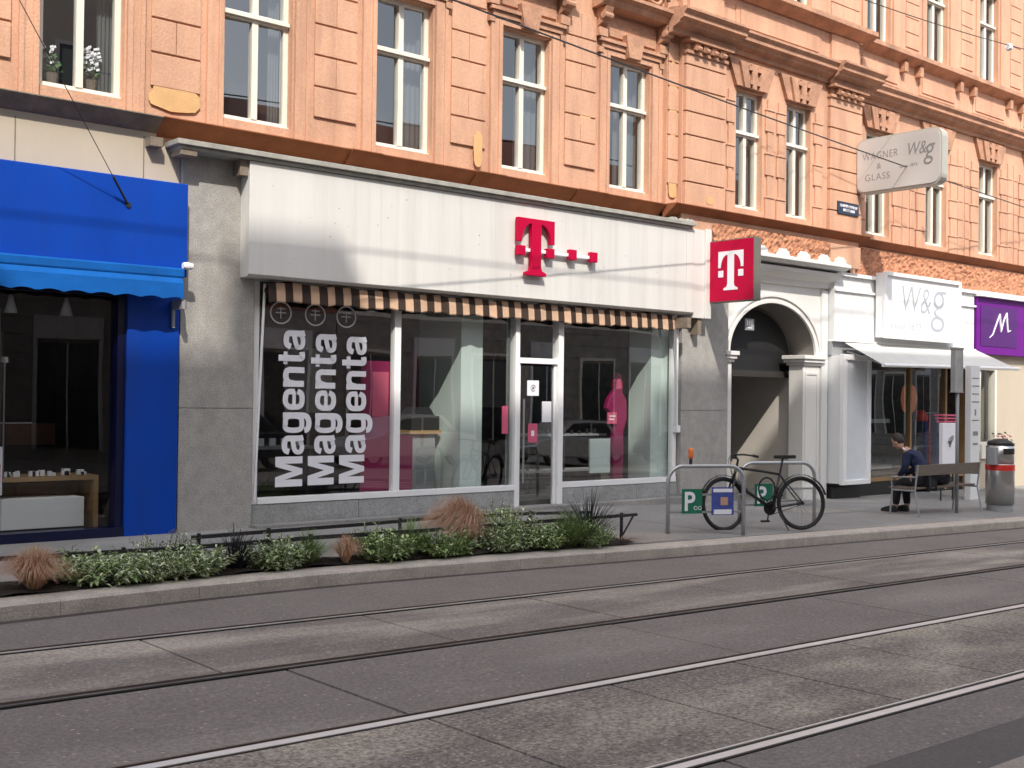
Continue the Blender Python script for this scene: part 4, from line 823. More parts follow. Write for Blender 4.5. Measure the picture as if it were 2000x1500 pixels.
mb = MB(); text_mb(mb, 'le', (25.90,-.241,2.86), (1,0,0), (0,0,1), .3, .3, .004, .01); mb.build('sign_lettering', m_letter, t)
# big projecting sign
t = thing('projecting_boutique_sign', 'large pale oblong sign reading WAGNER & GLASS projecting from the facade', 'projecting sign', (18.9,-1.2,5.4))
def rr(y0, y1, z0, z1, r):
    p = []
    for (c, d, a0) in ((y1-r,z1-r,0),(y0+r,z1-r,90),(y0+r,z0+r,180),(y1-r,z0+r,270)):
        for i in range(5): a = R(a0+22.5*i); p.append((c+r*math.cos(a), d+r*math.sin(a)))
    return p
mb = MB(); mb.prism(rr(-2.06,-.36,5.38,6.38,.17), (18.76,0,0), (0,1,0), (0,0,1), (.20,0,0)); mb.build('sign_case', m_signedge, t)
mb = MB(); mb.prism(rr(-2.03,-.39,5.41,6.35,.15), (18.745,0,0), (0,1,0), (0,0,1), (.0145,0,0)); mb.prism(rr(-2.03,-.39,5.41,6.35,.15), (18.9605,0,0), (0,1,0), (0,0,1), (.0145,0,0)); mb.build('sign_face', m_signface, t)
mb = MB(); U = (0,-1,0); V = (0,0,1)
text_mb(mb, 'WAGNER', (18.7445,-.50,5.98), U, V, .72, .13, .002, -.012, space=1.1); text_mb(mb, '&', (18.7445,-.80,5.80), U, V, .08, .10, .002, -.01); text_mb(mb, 'GLASS', (18.7445,-.56,5.60), U, V, .50, .12, .002, -.012, space=1.1)
text_mb(mb, 'W&', (18.7445,-1.42,5.95), U, V, .36, .22, .002, 0, .25); text_mb(mb, 'g', (18.7445,-1.72,5.74), U, V, .22, .36, .002, 0, .2); text_mb(mb, 'since 1873', (18.7445,-1.26,5.75), U, V, .34, .05, .002)
mb.build('sign_lettering', m_signtext, t)
mb = MB(); mb.box(18.80,18.90,-.36,-.37+.06,5.35,6.4); mb.tube([(18.86,-.45,6.2),(18.86,-.30,6.2)], .03, 6); mb.tube([(18.86,-.45,5.55),(18.86,-.30,5.55)], .03, 6); mb.build('bracket', m_dark, t)
# ---------------------------------------------------------------- street furniture
def P3(x, y, dz=0): return (x, y, sz(x, y)+dz)
def hoop(lab, x0, y0, x1, y1, poster):
    z = (sz(x0,y0)+sz(x1,y1))/2; t = thing('bicycle_stand', lab, 'bike stand', ((x0+x1)/2,(y0+y1)/2,z), 0, 'tubular bicycle stands')
    a = Vector((x0,y0,z)); b = Vector((x1,y1,z)); d = b-a; W = d.length; d.normalize(); r = .2; H = .86; pts = [a-Vector((0,0,.05)), a+Vector((0,0,H-r))]
    for i in range(1,9): q = math.pi/2*i/8; pts.append(a+d*(r-r*math.cos(q))+Vector((0,0,H-r+r*math.sin(q))))
    for i in range(0,9): q = math.pi/2*i/8; pts.append(b-d*(r-r*math.sin(q))+Vector((0,0,H-r+r*math.cos(q))))
    pts.append(b-Vector((0,0,.05)))
    mb = MB(); mb.tube(pts, .026, 12); mb.build('hoop', m_galv, t, smooth=True)
    n = Vector((d.y,-d.x,0))       # towards the street
    c = a+d*(W*.30)+Vector((0,0,.42)); mb = MB(); mb.obox(c+n*.035, d*.135, n*.006, (0,0,.155)); s = mb.build('parking_plate', m_signgreen, t)
    mb = MB(); text_mb(mb, 'P', c+n*.042-d*.10+Vector((0,0,-.12)), d, (0,0,1), .14, .24, .002, .02)
    for k in (-1,1):
        cc = c+n*.043+d*(.075+k*.028)+Vector((0,0,-.085)); mb.tube([cc+d*.022*math.cos(q)+Vector((0,0,.022*math.sin(q))) for q in [i*.7 for i in range(9)]], .004, 4, closed=True)
    mb.build('plate_symbol', m_letter, s)
    mb = MB(); mb.obox(a+d*W*.5+Vector((0,0,.50)), d*(W*.5-.03), n*.008, (0,0,.012)); mb.obox(a+d*W*.5+Vector((0,0,.28)), d*(W*.5-.03), n*.008, (0,0,.012)); mb.build('cross_bar', m_galv, t)
    if poster:
        c = a+d*(W*.70)+Vector((0,0,.42)); mb = MB(); mb.obox(c+n*.045, d*.15, n*.004, (0,0,.175)); q = mb.build('poster', m_bluepost, t)
        mb = MB(); mb.obox(c+n*.0505+Vector((0,0,.135)), d*.13, n*.0012, (0,0,.022)); mb.obox(c+n*.0505+Vector((0,0,-.135)), d*.12, n*.0012, (0,0,.03)); mb.build('poster_text', m_letter, q)
        mb = MB(); mb.obox(c+n*.0505+Vector((0,0,0))+d*.02, d*.05, n*.0013, (0,0,.05)); mb.build('poster_picture', m_skin, q)
    return t
hoop('galvanised bike stand with a green P plate and a blue poster, in front', 11.05,-2.72,11.97,-3.18, True)
hoop('galvanised bike stand with a green P plate behind the black bicycle', 12.85,-2.42,13.90,-2.90, False)
t = thing('bottle', 'small orange bottle with a black base standing on the front bike stand', 'bottle', (11.30,-2.84,sz(11.3,-2.84)+.885))
hz = sz(11.51,-2.95)+.885; mb = MB(); mb.lathe([(.020,0),(.022,.05),(.016,.07)], (11.32,-2.855,hz), 12); mb.build('base', m_dark, t); mb = MB(); mb.lathe([(.028,.07),(.034,.10),(.034,.17),(.026,.20),(.01,.205)], (11.32,-2.855,hz), 12); mb.build('bottle_body', m_orange, t, smooth=True)
# bicycle
BK = thing('bicycle', 'black bicycle leaning against the rear bike stand', 'bicycle', (12.62,-3.0,sz(12.62,-3.0)), math.atan2(.50,-1.06))
BK.rotation_euler = (R(4), 0, math.atan2(.50,-1.06))
WR_, HB = .355, .565
def wheel(xc, name='wheel', steer=0):
    e = MB(); ring = [((WR_-.02)*math.cos(q), 0, (WR_-.02)*math.sin(q)) for q in [2*math.pi*i/40 for i in range(40)]]
    c, s = math.cos(steer), math.sin(steer)
    def tr(p): return (xc+p[0]*c-p[1]*s, p[0]*s+p[1]*c, WR_+p[2])
    e.tube([tr(p) for p in ring], .023, 8, closed=True); w_ = e.build('wheel', m_rubber, BK, smooth=True, local=True)
    e = MB(); e.tube([tr((p[0]*.925,p[1],p[2]*.925)) for p in ring], .010, 6, closed=True); e.build('rim', m_dark, w_, local=True)
    e = MB()
    for i in range(24): q = 2*math.pi*i/24; e.tube([tr((.02*math.cos(q+1.3),.025*(-1)**i,.02*math.sin(q+1.3))), tr(((WR_-.04)*math.cos(q),0,(WR_-.04)*math.sin(q)))], .0016, 3)
    e.build('spokes', m_steel, w_, local=True); e = MB(); e.tube([tr((0,-.05,0)),tr((0,.05,0))], .022, 10); e.build('hub', m_dark, w_, local=True)
    e = MB(); arc_ = [tr(((WR_+.025)*math.cos(q),0,(WR_+.025)*math.sin(q))) for q in [R(a) for a in (range(10,175,11) if xc < 0 else range(20,150,11))]]
    for p, q_ in zip(arc_, arc_[1:]): e.quad((p[0],p[1]-.028,p[2]),(q_[0],q_[1]-.028,q_[2]),(q_[0],q_[1]+.028,q_[2]),(p[0],p[1]+.028,p[2]))
    o = e.build('mudguard', m_bframe, BK, local=True); sm = o.modifiers.new('solid', 'SOLIDIFY'); sm.thickness = .004
wheel(-HB); wheel(HB, steer=R(12))
bb_ = (-.13,0,.29); st_ = (-.26,0,.74); ht = (.37,0,.83); hbm = (.42,0,.68)
e = MB(); e.tube([bb_,st_], .017, 8); e.tube([ht,hbm], .021, 8); e.tube([hbm,(.2,0,.50),bb_], .023, 8); e.tube([ht,(.05,0,.79),st_], .018, 8)
for s in (-1,1): e.tube([bb_,(-.4,.05*s,.33),(-HB,.06*s,WR_)], .010, 6); e.tube([st_,(-.4,.05*s,.55),(-HB,.06*s,WR_)], .009, 6)
e.build('frame', m_bframe, BK, smooth=True, local=True)
e = MB()
for s in (-1,1): e.tube([(hbm[0],.045*s,hbm[2]),(.46,.055*s,.55),(HB,.055*s,WR_)], [.015,.014,.010], 6)
e.tube([(.42,-.05,.68),(.42,.05,.68)], .018, 6); e.build('fork', m_bframe, BK, smooth=True, local=True)
e = MB(); e.tube([ht,(.345,0,.93),(.38,0,.99)], .016, 8); e.tube([(.27,-.31,.98),(.34,-.16,1.0),(.39,0,1.0),(.34,.16,1.0),(.27,.31,.98)], .012, 8); hbr = e.build('handlebar', m_bframe, BK, smooth=True, local=True)
e = MB()
for s in (-1,1): e.tube([(.22,.34*s,.965),(.28,.30*s,.985)], .018, 8)
e.build('grip', m_rubber, hbr, local=True); e = MB(); e.tube([(.40,.05,1.0),(.46,.0,.96),(.44,-.02,.8),(.4,0,.6)], .004, 5); e.tube([(.40,-.1,1.0),(.48,-.02,.93),(.43,0,.75),(.2,0,.53)], .004, 5); e.build('brake_cable', m_rubber, hbr, local=True)
e = MB(); e.tube([st_,(-.31,0,.95)], .014, 8); e.build('seat_post', m_dark, BK, local=True)
e = MB(); e.prism([(-.16,.075),(-.13,.09),(-.04,.05),(.10,.018),(.14,0),(.10,-.018),(-.04,-.05),(-.13,-.09),(-.16,-.075)], (-.31,0,.95), (1,0,0), (0,1,0), (0,0,.045)); e.build('saddle', m_rubber, BK, bevel=.01, local=True)
e = MB(); e.tube([(bb_[0],-.07,bb_[2]),(bb_[0]+.02,-.09,bb_[2]-.17)], .010, 6); e.tube([(bb_[0],.07,bb_[2]),(bb_[0]-.02,.09,bb_[2]+.17)], .010, 6); e.tube([(bb_[0],-.09,bb_[2]),(bb_[0],.09,bb_[2])], .02, 8); e.lathe([(.09,-.055),(.09,-.05)], bb_, 24, 0, 'y'); cr = e.build('crank', m_dark, BK, local=True)
e = MB(); e.box(bb_[0]-.02,bb_[0]+.07,-.19,-.10,bb_[2]-.185,bb_[2]-.16); e.box(bb_[0]-.07,bb_[0]+.03,.10,.19,bb_[2]+.16,bb_[2]+.185); e.build('pedal', m_rubber, cr, local=True)
e = MB(); e.tube([(bb_[0],-.052,bb_[2]+.09),(-HB,-.052,WR_+.035)], .005, 4); e.tube([(bb_[0],-.052,bb_[2]-.09),(-HB+.01,-.052,WR_-.035)], .005, 4); e.lathe([(.04,-.054),(.04,-.048)], (-HB,0,WR_), 14, 0, 'y'); e.build('chain', m_dark, BK, local=True)
e = MB(); e.tube([(-.2,.04,.28),(-.28,.17,.0)], .009, 6); e.build('kickstand', m_dark, BK, local=True)
e = MB(); e.tube([(-.05+.12*math.cos(q),.03,.55+.15*math.sin(q)) for q in [i*.52 for i in range(12)]], .012, 6, closed=True); e.build('cable_lock', m_rubber, BK, local=True)
# bench
bz = sz(17.8,-2.5)+.0
BN = thing('bench', 'slatted wood bench with thin grey metal legs facing the boutique', 'bench', (17.8,-2.5,bz))
def slat(y, z, n, ay, az_):
    mb = MB(); mb.obox((17.83,y,z), (.99,0,0), ay, az_); return mb
mb = MB()
for k in range(4): mb.obox((17.83,-2.62+k*.105,bz+.44+.006*abs(k-1.2)), (1.0,0,0), (0,.044,0), (0,0,.014))
mb.build('seat', m_wood, BN, bevel=.004)
mb = MB(); mb.obox((17.83,-2.735,bz+.74), (1.0,0,0), (0,.012,.0), (0,.0,.085)); mb.build('backrest', m_wood, BN, bevel=.004)
for xx in (16.84,18.80):
    mb = MB(); mb.tube([(xx,-2.80,bz),(xx,-2.72,bz+.42),(xx,-2.77,bz+.83)], .016, 6); mb.build('leg', m_grey, BN); mb = MB(); mb.tube([(xx,-2.28,bz),(xx,-2.32,bz+.42)], .016, 6); mb.build('leg', m_grey, BN)
    mb = MB(); mb.tube([(xx,-2.32,bz+.42),(xx,-2.72,bz+.42)], .016, 6); mb.build('seat_frame', m_grey, BN); mb = MB(); mb.tube([(xx,-2.32,bz+.42),(xx,-2.30,bz+.62),(xx,-2.74,bz+.64)], .013, 6); mb.build('armrest', m_grey, BN)
# seated person
def skinobj(name, pts, edges, m, parent, sub=2, root=0):
    me = bpy.data.meshes.new(name); me.from_pydata([p[0] for p in pts], edges, []); me.materials.append(m)
    o = bpy.data.objects.new(name, me); col.objects.link(o)
    if parent: o.parent = parent
    o.modifiers.new('skin', 'SKIN'); l = me.skin_vertices[0]
    if not me.skin_vertices: pass
    for i, p in enumerate(pts):
        r_ = p[1]; l.data[i].radius = r_ if isinstance(r_, tuple) else (r_, r_); l.data[i].use_root = (i == root)
    s = o.modifiers.new('sub', 'SUBSURF'); s.levels = sub; s.render_levels = sub
    for p in me.polygons: p.use_smooth = True
    o.modifiers['skin'].use_smooth_shade = True
    return o
def make_skin(name, pts, edges, m, parent=None, root=0):
    me = bpy.data.meshes.new(name); me.from_pydata([p[0] for p in pts], edges, [])
    o = bpy.data.objects.new(name, me); col.objects.link(o); bpy.context.view_layer.objects.active = o
    md = o.modifiers.new('skin', 'SKIN'); md.use_smooth_shade = True
    bm = bmesh.new(); bm.from_mesh(me); ly = bm.verts.layers.skin.verify(); bm.verts.ensure_lookup_table()
    for i, p in enumerate(pts):
        r_ = p[1]; bm.verts[i][ly].radius = r_ if isinstance(r_, tuple) else (r_, r_); bm.verts[i][ly].use_root = (i == root)
    bm.to_mesh(me); bm.free()
    s = o.modifiers.new('sub', 'SUBSURF'); s.levels = 2; s.render_levels = 2
    dg = bpy.context.evaluated_depsgraph_get(); me2 = bpy.data.meshes.new_from_object(o.evaluated_get(dg)); bpy.data.objects.remove(o); bpy.data.meshes.remove(me); me2.name = name
    me2.materials.clear(); me2.materials.append(m)
    for p in me2.polygons: p.use_smooth = True
    o = bpy.data.objects.new(name, me2); col.objects.link(o)
    if parent: o.parent = parent
    return o
PS = thing('person', 'person in a navy jacket and black trousers sitting hunched on the bench', 'person', (17.42,-2.58,bz), R(9))
# local axes: +y faces the shop, x to the right, z up from the ground; seat top is .45
bodyp = [((0,0,.56),.125),((0,.05,.72),(.125,.10)),((0,.16,.87),(.155,.11)),((0,.26,.97),(.14,.10)),((0,.32,1.03),.058),((0,.38,1.08),.052),
         ((-.09,.02,.54),.092),((-.12,.42,.50),.070),((-.11,.46,.12),.046),((-.11,.50,.06),.04),
         ((.09,.02,.54),.092),((.14,.40,.50),.070),((.12,.36,.12),.046),((.12,.40,.06),.04),
         ((-.18,.25,.96),.062),((-.24,.26,.74),.048),((-.13,.40,.62),.036),((.18,.25,.96),.062),((.24,.26,.74),.048),((.10,.42,.62),.036),
         ((-.09,.45,.60),.026),((.06,.47,.60),.026)]
bed = [(0,1),(1,2),(2,3),(3,4),(4,5),(0,6),(6,7),(7,8),(8,9),(0,10),(10,11),(11,12),(12,13),(3,14),(14,15),(15,16),(3,17),(17,18),(18,19),(16,20),(19,21)]
body = make_skin('body', bodyp, bed, m_skin, PS)
jk = [(p, r*1.13 if not isinstance(r, tuple) else (r[0]*1.12, r[1]*1.16)) for p, r in [bodyp[i] for i in (0,1,2,3)]]+[((0,.30,1.01),.085)]+[(bodyp[i][0], bodyp[i][1]*1.22) for i in (14,15,16,17,18,19)]
make_skin('jacket', jk, [(0,1),(1,2),(2,3),(3,4),(3,5),(5,6),(6,7),(3,8),(8,9),(9,10)], m_navy, PS)
tj = [((0,0,.55),.15)]+[(bodyp[i][0], bodyp[i][1]*1.2) for i in (6,7,8,10,11,12)]
make_skin('trousers', tj, [(0,1),(1,2),(2,3),(0,4),(4,5),(5,6)], m_jeans, PS)
hd = MB(); hd.lathe([(.02,-.12),(.055,-.105),(.072,-.05),(.080,0),(.082,.05),(.065,.10),(.03,.125),(.005,.13)], (0,.37,1.24), 18); hd.tube([(0,.44,1.245),(0,.475,1.215),(0,.45,1.20)], [.01,.017,.012], 6)
for s in (-1,1): hd.lathe([(.008,-.01),(.026,0),(.02,.01)], (s*.083,.37,1.23), 8, 0, 'x'); hd.lathe([(.008,-.004),(.010,0),(.004,.006)], (s*.03,.447,1.255), 8, 0, 'y')
hd.build('head', m_skin, PS, smooth=True, local=True)
hr_ = MB(); hr_.lathe([(.060,-.06),(.085,-.02),(.092,.04),(.083,.09),(.05,.13),(.01,.145)], (0,.345,1.25), 18); hr_.build('hair', m_hair, PS, smooth=True, local=True)

for o_ in (bpy.data.objects['head'], bpy.data.objects['hair']):
    for v in o_.data.vertices:
        p = v.co-Vector((0,.36,1.20)); p.rotate(Matrix.Rotation(R(-28), 3, 'X')); v.co = p+Vector((0,.45,1.13))
fg = MB()
for s, c in ((-1,(-.08,.47,.60)),(1,(.05,.49,.60))):
    for k in range(4): q = Vector(c)+Vector((s*-.01+.016*(k-1.5),.01,0)); ln = (.07,.08,.075,.06)[k]; fg.tube([q,q+Vector((-s*.01,.03,-.01)),q+Vector((-s*.02,ln*.6,-.035)),q+Vector((-s*.02,ln*.55,-.065))], [.009,.009,.008,.006], 6)
    fg.tube([Vector(c)+Vector((-s*.02,0,.01)),Vector(c)+Vector((-s*.045,.03,.0)),Vector(c)+Vector((-s*.04,.055,-.015))], [.011,.010,.007], 6)
fg.build('fingers', m_skin, PS, smooth=True, local=True)
cl_ = MB(); cl_.tube([(.055*math.cos(q),.335+.05*math.sin(q),1.045+.02*math.sin(q)) for q in [i*.5236 for i in range(12)]], .018, 6, closed=True); cl_.build('collar', m_letter, PS, smooth=True, local=True)
for c in ((-.11,.53,0),(.12,.43,0)):
    f_ = MB(); f_.prism([(-.10,.0),(.17,.0),(.17,.05),(.09,.085),(.0,.11),(-.09,.11)], (c[0]-.045,c[1],.022), (0,1,0), (0,0,1), (.09,0,0)); sh = f_.build('shoe', m_shoe, PS, bevel=.015, local=True)
    f_ = MB(); f_.box(c[0]-.05,c[0]+.05,c[1]-.11,c[1]+.18,.0,.022); f_.build('sole', m_sole, sh, local=True)
t = thing('backpack', 'dark slumped backpack on the bench beside the person', 'bag', (17.98,-2.5,bz+.46))
mb = MB(); mb.lathe([(.02,0),(.17,.02),(.20,.09),(.17,.17),(.10,.22),(.02,.235)], (17.98,-2.5,bz+.46), 14); o = mb.build('bag_body', m_jeans, t, smooth=True); o.scale = (1.15,.7,1)
mb = MB(); mb.tube([(17.86,-2.62,bz+.6),(17.96,-2.68,bz+.66),(18.08,-2.62,bz+.6)], .01, 5); mb.build('strap', m_dark, t)
# bin
zb_ = sz(19.58,-2.72); BI = thing('litter_bin', 'tall round steel litter bin with a red band beside the bench', 'litter bin', (19.58,-2.72,zb_))
def L_(prof, m, name, sm=True, n=28): mb = MB(); mb.lathe(prof, (19.58,-2.72,zb_), n); return mb.build(name, m, BI, smooth=sm)
L_([(.215,0),(.215,.11),(.21,.12)], m_grey, 'foot', False); L_([(.235,.121),(.235,.80),(.23,.81)], m_steel, 'drum'); L_([(.240,.70),(.240,.80),(.238,.801)], m_red, 'red_band', False)
L_([(.228,.811),(.228,1.12),(.20,1.13)], m_steel, 'collar'); L_([(.205,1.131),(.215,1.16),(.19,1.20),(.10,1.235),(.01,1.245)], m_dark, 'cap')
mb = MB()
for a0, z0, z1 in ((-140,.98,1.08),(-140,1.125,1.17)):
    pr_ = []; n = 12
    for i in range(n): q0 = R(a0+80*i/n-0); q1 = R(a0+80*(i+1)/n); rr_ = .232; mb.quad((19.58+rr_*math.cos(q0),-2.72+rr_*math.sin(q0),zb_+z0),(19.58+rr_*math.cos(q1),-2.72+rr_*math.sin(q1),zb_+z0),(19.58+rr_*math.cos(q1),-2.72+rr_*math.sin(q1),zb_+z1),(19.58+rr_*math.cos(q0),-2.72+rr_*math.sin(q0),zb_+z1))
mb.build('slot', m_black, BI)
mb = MB(); mb.box(19.24,19.36,-2.80,-2.66,zb_+.8,zb_+1.1); mb.build('ashtray_box', m_grey, BI, bevel=.01)
# stop pole with timetable box, ticket column, paper stand
zp = sz(18.31,-2.6); t = thing('stop_pole', 'slim grey stop pole with a translucent timetable box behind the bench', 'pole', (18.3,-2.6,zp))
mb = MB(); mb.tube([(18.31,-2.62,zp),(18.31,-2.62,zp+2.72)], .028, 10); mb.build('pole', m_grey, t, smooth=True)
mb = MB(); mb.box(18.16,18.42,-2.66,-2.58,zp+2.02,zp+2.72); mb.build('timetable_box', mat('timetable_plastic', (.42,.42,.41), .3, .3, 3), t); mb = MB(); mb.box(18.15,18.43,-2.67,-2.57,zp+2.0,zp+2.02); mb.box(18.15,18.43,-2.67,-2.57,zp+2.721,zp+2.75); mb.box(18.20,18.24,-2.63,-2.60,zp+2.05,zp+2.68); mb.box(18.33,18.37,-2.63,-2.60,zp+2.05,zp+2.68); mb.build('box_frame', m_grey, t)
zc = sz(21.2,-1.3); t = thing('white_stele', 'tall narrow white information column with black symbols behind the bench', 'information column', (21.2,-1.3,zc))
mb = MB(); mb.box(21.02,21.36,-1.42,-1.30,zc,zc+2.55); mb.build('column_body', m_boards, t, bevel=.006)
mb = MB(); mb.box(21.10,21.28,-1.426,-1.421,zc+1.22,zc+1.30); mb.box(21.10,21.28,-1.426,-1.421,zc+1.04,zc+1.08); mb.box(21.16,21.21,-1.426,-1.421,zc+1.60,zc+1.72); 
for z in (1.5,1.85,2.0,2.15,2.3): mb.box(21.06,21.32,-1.425,-1.4212,zc+z,zc+z+.02)
mb.build('symbol', m_signtext, t)
zc = sz(20.6,-1.2); t = thing('newspaper_bag_stand', 'white newspaper bag stand with a black mark in front of the boutique', 'newspaper stand', (20.6,-1.2,zc))
mb = MB(); mb.box(20.22,20.70,-1.30,-1.22,zc+.50,zc+1.45); mb.build('bag', m_letter, t, bevel=.01); mb = MB(); mb.tube([(20.40,-1.32,zc+1.1),(20.50,-1.32,zc+1.2),(20.44,-1.32,zc+1.0)], [.02,.05,.01], 6); mb.build('bag_print', m_signtext, t)
mb = MB(); 
for k, z in enumerate((1.46,1.52,1.58)): mb.box(20.24,20.68,-1.30,-1.15+.02*k,zc+z,zc+z+.03)
mb.build('newspapers', m_pink, t); 
for lx in (20.25,20.67): mb = MB(); mb.tube([(lx,-1.25,zc),(lx,-1.25,zc+.5)], .015, 6); mb.build('leg', m_dark, t)
t = thing('flower_pot', 'pink flowers in a small pot by the white framed window', 'flower pot', (23.3,-.9,sz(23.3,-.9))); zc = sz(23.3,-.9)
mb = MB(); mb.lathe([(.12,0),(.17,.5),(.18,.9),(.15,.9)], (23.3,-.9,zc), 14); mb.build('pot', m_letter, t); mb = MB()
for k in range(34): q = Vector((23.3+rnd.gauss(0,.07),-.9+rnd.gauss(0,.09),zc+.95+rnd.random()*.3)); mb.obox(q, (.02,0,rnd.uniform(-.01,.01)), (0,.02,.01), (0,0,.004), rnd.choice((0,0,1)))
mb.build('flowers', [m_pink, mat('leaf_dark', (.04,.09,.03), .7)], t)
# overhead wires
def wire(lab, a, b, r=.010, ring=None):
    a = Vector(a); b = Vector(b); n = 24; pts = []
    for i in range(n+1): q = i/n; p = a.lerp(b, q); p.z -= .10*4*q*(1-q); pts.append(p)
    t = thing('overhead_wire', lab, 'wire', a, 0, 'overhead wires above the street'); mb = MB(); mb.tube(pts, r, 5); mb.build('cable', m_dark, t)
    if ring: mb = MB(); mb.lathe([(.05,-.05),(.07,0),(.05,.05)], ring, 10, 0, 'x'); mb.build('insulator', m_letter, t)
wire('long black wire crossing the facade diagonally in front of the oblong sign', (5.2,-2.95,5.85), (29,-.2,5.85), .011)
wire('thin wire with a small insulator at the upper right corner', (14.6,-2.0,8.0), (22,-2.8,8.0), .008, (20.1,-2.57,7.90))
wire('unseen high cable above the street, added to cast a shadow line on the white fascia', (-20,-5.5,9.62), (40,-5.5,9.75), .014)  # out-of-view cable, added for the shadow line it throws
# ---------------------------------------------------------------- planting bed
def bedz(x, y): return sz(x, y)+.02
mb = MB(); n = 60
for i in range(n):
    xa = -4+13.9*i/n; xb = -4+13.9*(i+1)/n
    for j in range(5):
        def Q_(x, t): y0 = ky(x)+.26; y1 = min(y0+.75, -2.72); y = y0+(y1-y0)*t; return (x, y, bedz(x,y)+.03*math.sin(t*3.14)+.012*math.sin(x*9+t*7))
        mb.quad(Q_(xa,j/5),Q_(xb,j/5),Q_(xb,(j+1)/5),Q_(xa,(j+1)/5))
struct(mb.build('soil_bed', m_soil))
m_lf = [mat('leaf_silver_green', (.66,.74,.50), .8, .3, 20), mat('leaf_mid_green', (.50,.64,.28), .75, .35, 20), mat('leaf_deep_green', (.30,.43,.16), .75, .3, 20)]
m_flow = mat('pale_blossom', (.50,.47,.38), .8); m_gr = [mat('russet_grass', (.60,.31,.19), .85, .3, 20), mat('straw_grass', (.60,.36,.22), .85, .3, 20)]
m_spk = mat('dark_strap_leaf', (.028,.032,.035), .5, .3, 12); m_stem = mat('plant_stem', (.08,.10,.04), .8)
def leafy(lab, x, y, w_, d_, h_, mix, flower=.0, nst=60, leaf=.05, seed=0, cat='plant', name='leafy_plant'):
    w_ *= 1.25; d_ *= 1.1; h_ *= (.74 if x < 5.6 else (.84 if x < 7 else 1.0)); nst = int(nst*2.1); leaf *= 1.15
    r2 = random.Random(seed); z = bedz(x,y); t = thing(name, lab, cat, (x,y,z), 0, 'plants in the roadside bed'); lv = MB(); st = MB(); fl = MB()
    for k in range(nst):
        a = r2.uniform(0,6.28); q = math.sqrt(r2.random()); bx, by = x+q*w_*.35*math.cos(a), y+q*d_*.35*math.sin(a); hh = h_*(1-.35*q*q)*r2.uniform(.45,1.12)*(1.3 if r2.random() < .07 else 1)
        tip = Vector((bx+q*w_*.28*math.cos(a)+r2.gauss(0,.06), by+q*d_*.25*math.sin(a)+r2.gauss(0,.05), z+hh)); ba = Vector((bx,by,z)); st.tube([ba, tip], [.004,.002], 3)
        nl = int(9+hh*26)
        for i in range(nl):
            f_ = .12+.88*i/nl; c = ba.lerp(tip, f_); az_ = r2.uniform(0,6.28); el = r2.uniform(-.3,.9); L2 = leaf*r2.uniform(.55,1.6)
            d = Vector((math.cos(az_)*math.cos(el), math.sin(az_)*math.cos(el), math.sin(el))); s_ = d.cross(Vector((0,0,1))).normalized()*L2*r2.uniform(.12,.24)
            m_ = c+d*L2*.5; e_ = c+d*L2-Vector((0,0,L2*.25)); lv.add([c, m_+s_, e_, m_-s_], [(0,1,2,3)], r2.choice(mix))
        if r2.random() < flower*.5:
            for i in range(7): q_ = tip+Vector((r2.gauss(0,.018),r2.gauss(0,.018),r2.gauss(.01,.012))); fl.add([q_+Vector((-.009,0,0)),q_+Vector((0,-.006,.008)),q_+Vector((.009,0,0)),q_+Vector((0,.008,-.004))], [(0,1,2,3)])
    lv.build('foliage', m_lf, t); st.build('stem', m_stem, t)
    if fl.v: fl.build('blossom', m_flow, t)
def grass(lab, x, y, r_, h_, n, mats, wd=.004, droop=.6, seed=0, lean=(0,0), name='grass_clump', cat='grass clump', mound=False):
    r_ *= 1.2; h_ *= 1.1; n = int(n*1.3)
    r2 = random.Random(seed); z = bedz(x,y); t = thing(name, lab, cat, (x,y,z), 0, 'plants in the roadside bed'); mb = MB()
    for k in range(n):
        a = r2.uniform(0,6.28); q = math.sqrt(r2.random()); out = r_*q*r2.uniform(.8,1.15); hh = h_*r2.uniform(.55,1.0)*(1-.38*q*q) if mound else h_*r2.uniform(.6,1.05)*(1-.3*q); b0 = .10 if mound else .2
        p0 = Vector((x+b0*out*math.cos(a),y+b0*out*math.sin(a),z)); side = Vector((-math.sin(a+r2.uniform(-1,1)),math.cos(a),0)).normalized(); prev = None; sw = r2.uniform(-.06,.06)*r_/.3
        for i in range(6):
            f_ = i/5; zz = hh*(math.sin(f_*math.pi*(.5+.30*q))) if mound else hh*(f_-droop*.5*q*f_**3)
            p = p0+Vector((math.cos(a)*out*f_**(1.0 if mound else 1.4)+lean[0]*f_**2+sw*f_*f_,math.sin(a)*out*f_**(1.0 if mound else 1.4)+lean[1]*f_**2, zz)); w2 = wd*(1-f_*.8)
            cur_ = (p-side*w2, p+side*w2)
            if prev: mb.quad(prev[0],prev[1],cur_[1],cur_[0], k % len(mats))
            prev = cur_
    mb.build('blades', mats, t)
SG, MG, DG = [0,0,0,1,2], [1,1,1,2,0], [2,2,1,2,1]
kk = lambda x, d: ky(x)+.3+d
m_g2 = [m_gr[0], m_gr[1], mat('bleached_grass', (.62,.47,.34), .9, .3, 20)]; m_gg = [mat('grass_green', (.30,.42,.16), .8, .3, 20), mat('grass_olive', (.20,.28,.10), .8, .3, 20)]
grass('russet feathery grass mound at the left end of the bed', 3.12, kk(3.1,.08), .26, .34, 1300, m_g2, .0022, .9, 1, mound=True)
grass('thin faded purple brown stems at the far left corner of the bed', 2.55, kk(2.6,.10), .30, .34, 240, [m_spk, m_g2[2]], .0022, .9, 2)
leafy('green leafy plant behind the left russet grass', 3.55, kk(3.5,.32), .6, .4, .36, MG, 0, 46, .05, 3)
leafy('silvery shrub with pale tips, leftmost silver plant of the bed', 3.78, kk(3.8,.08), .62, .36, .33, SG, .25, 80, .055, 4)
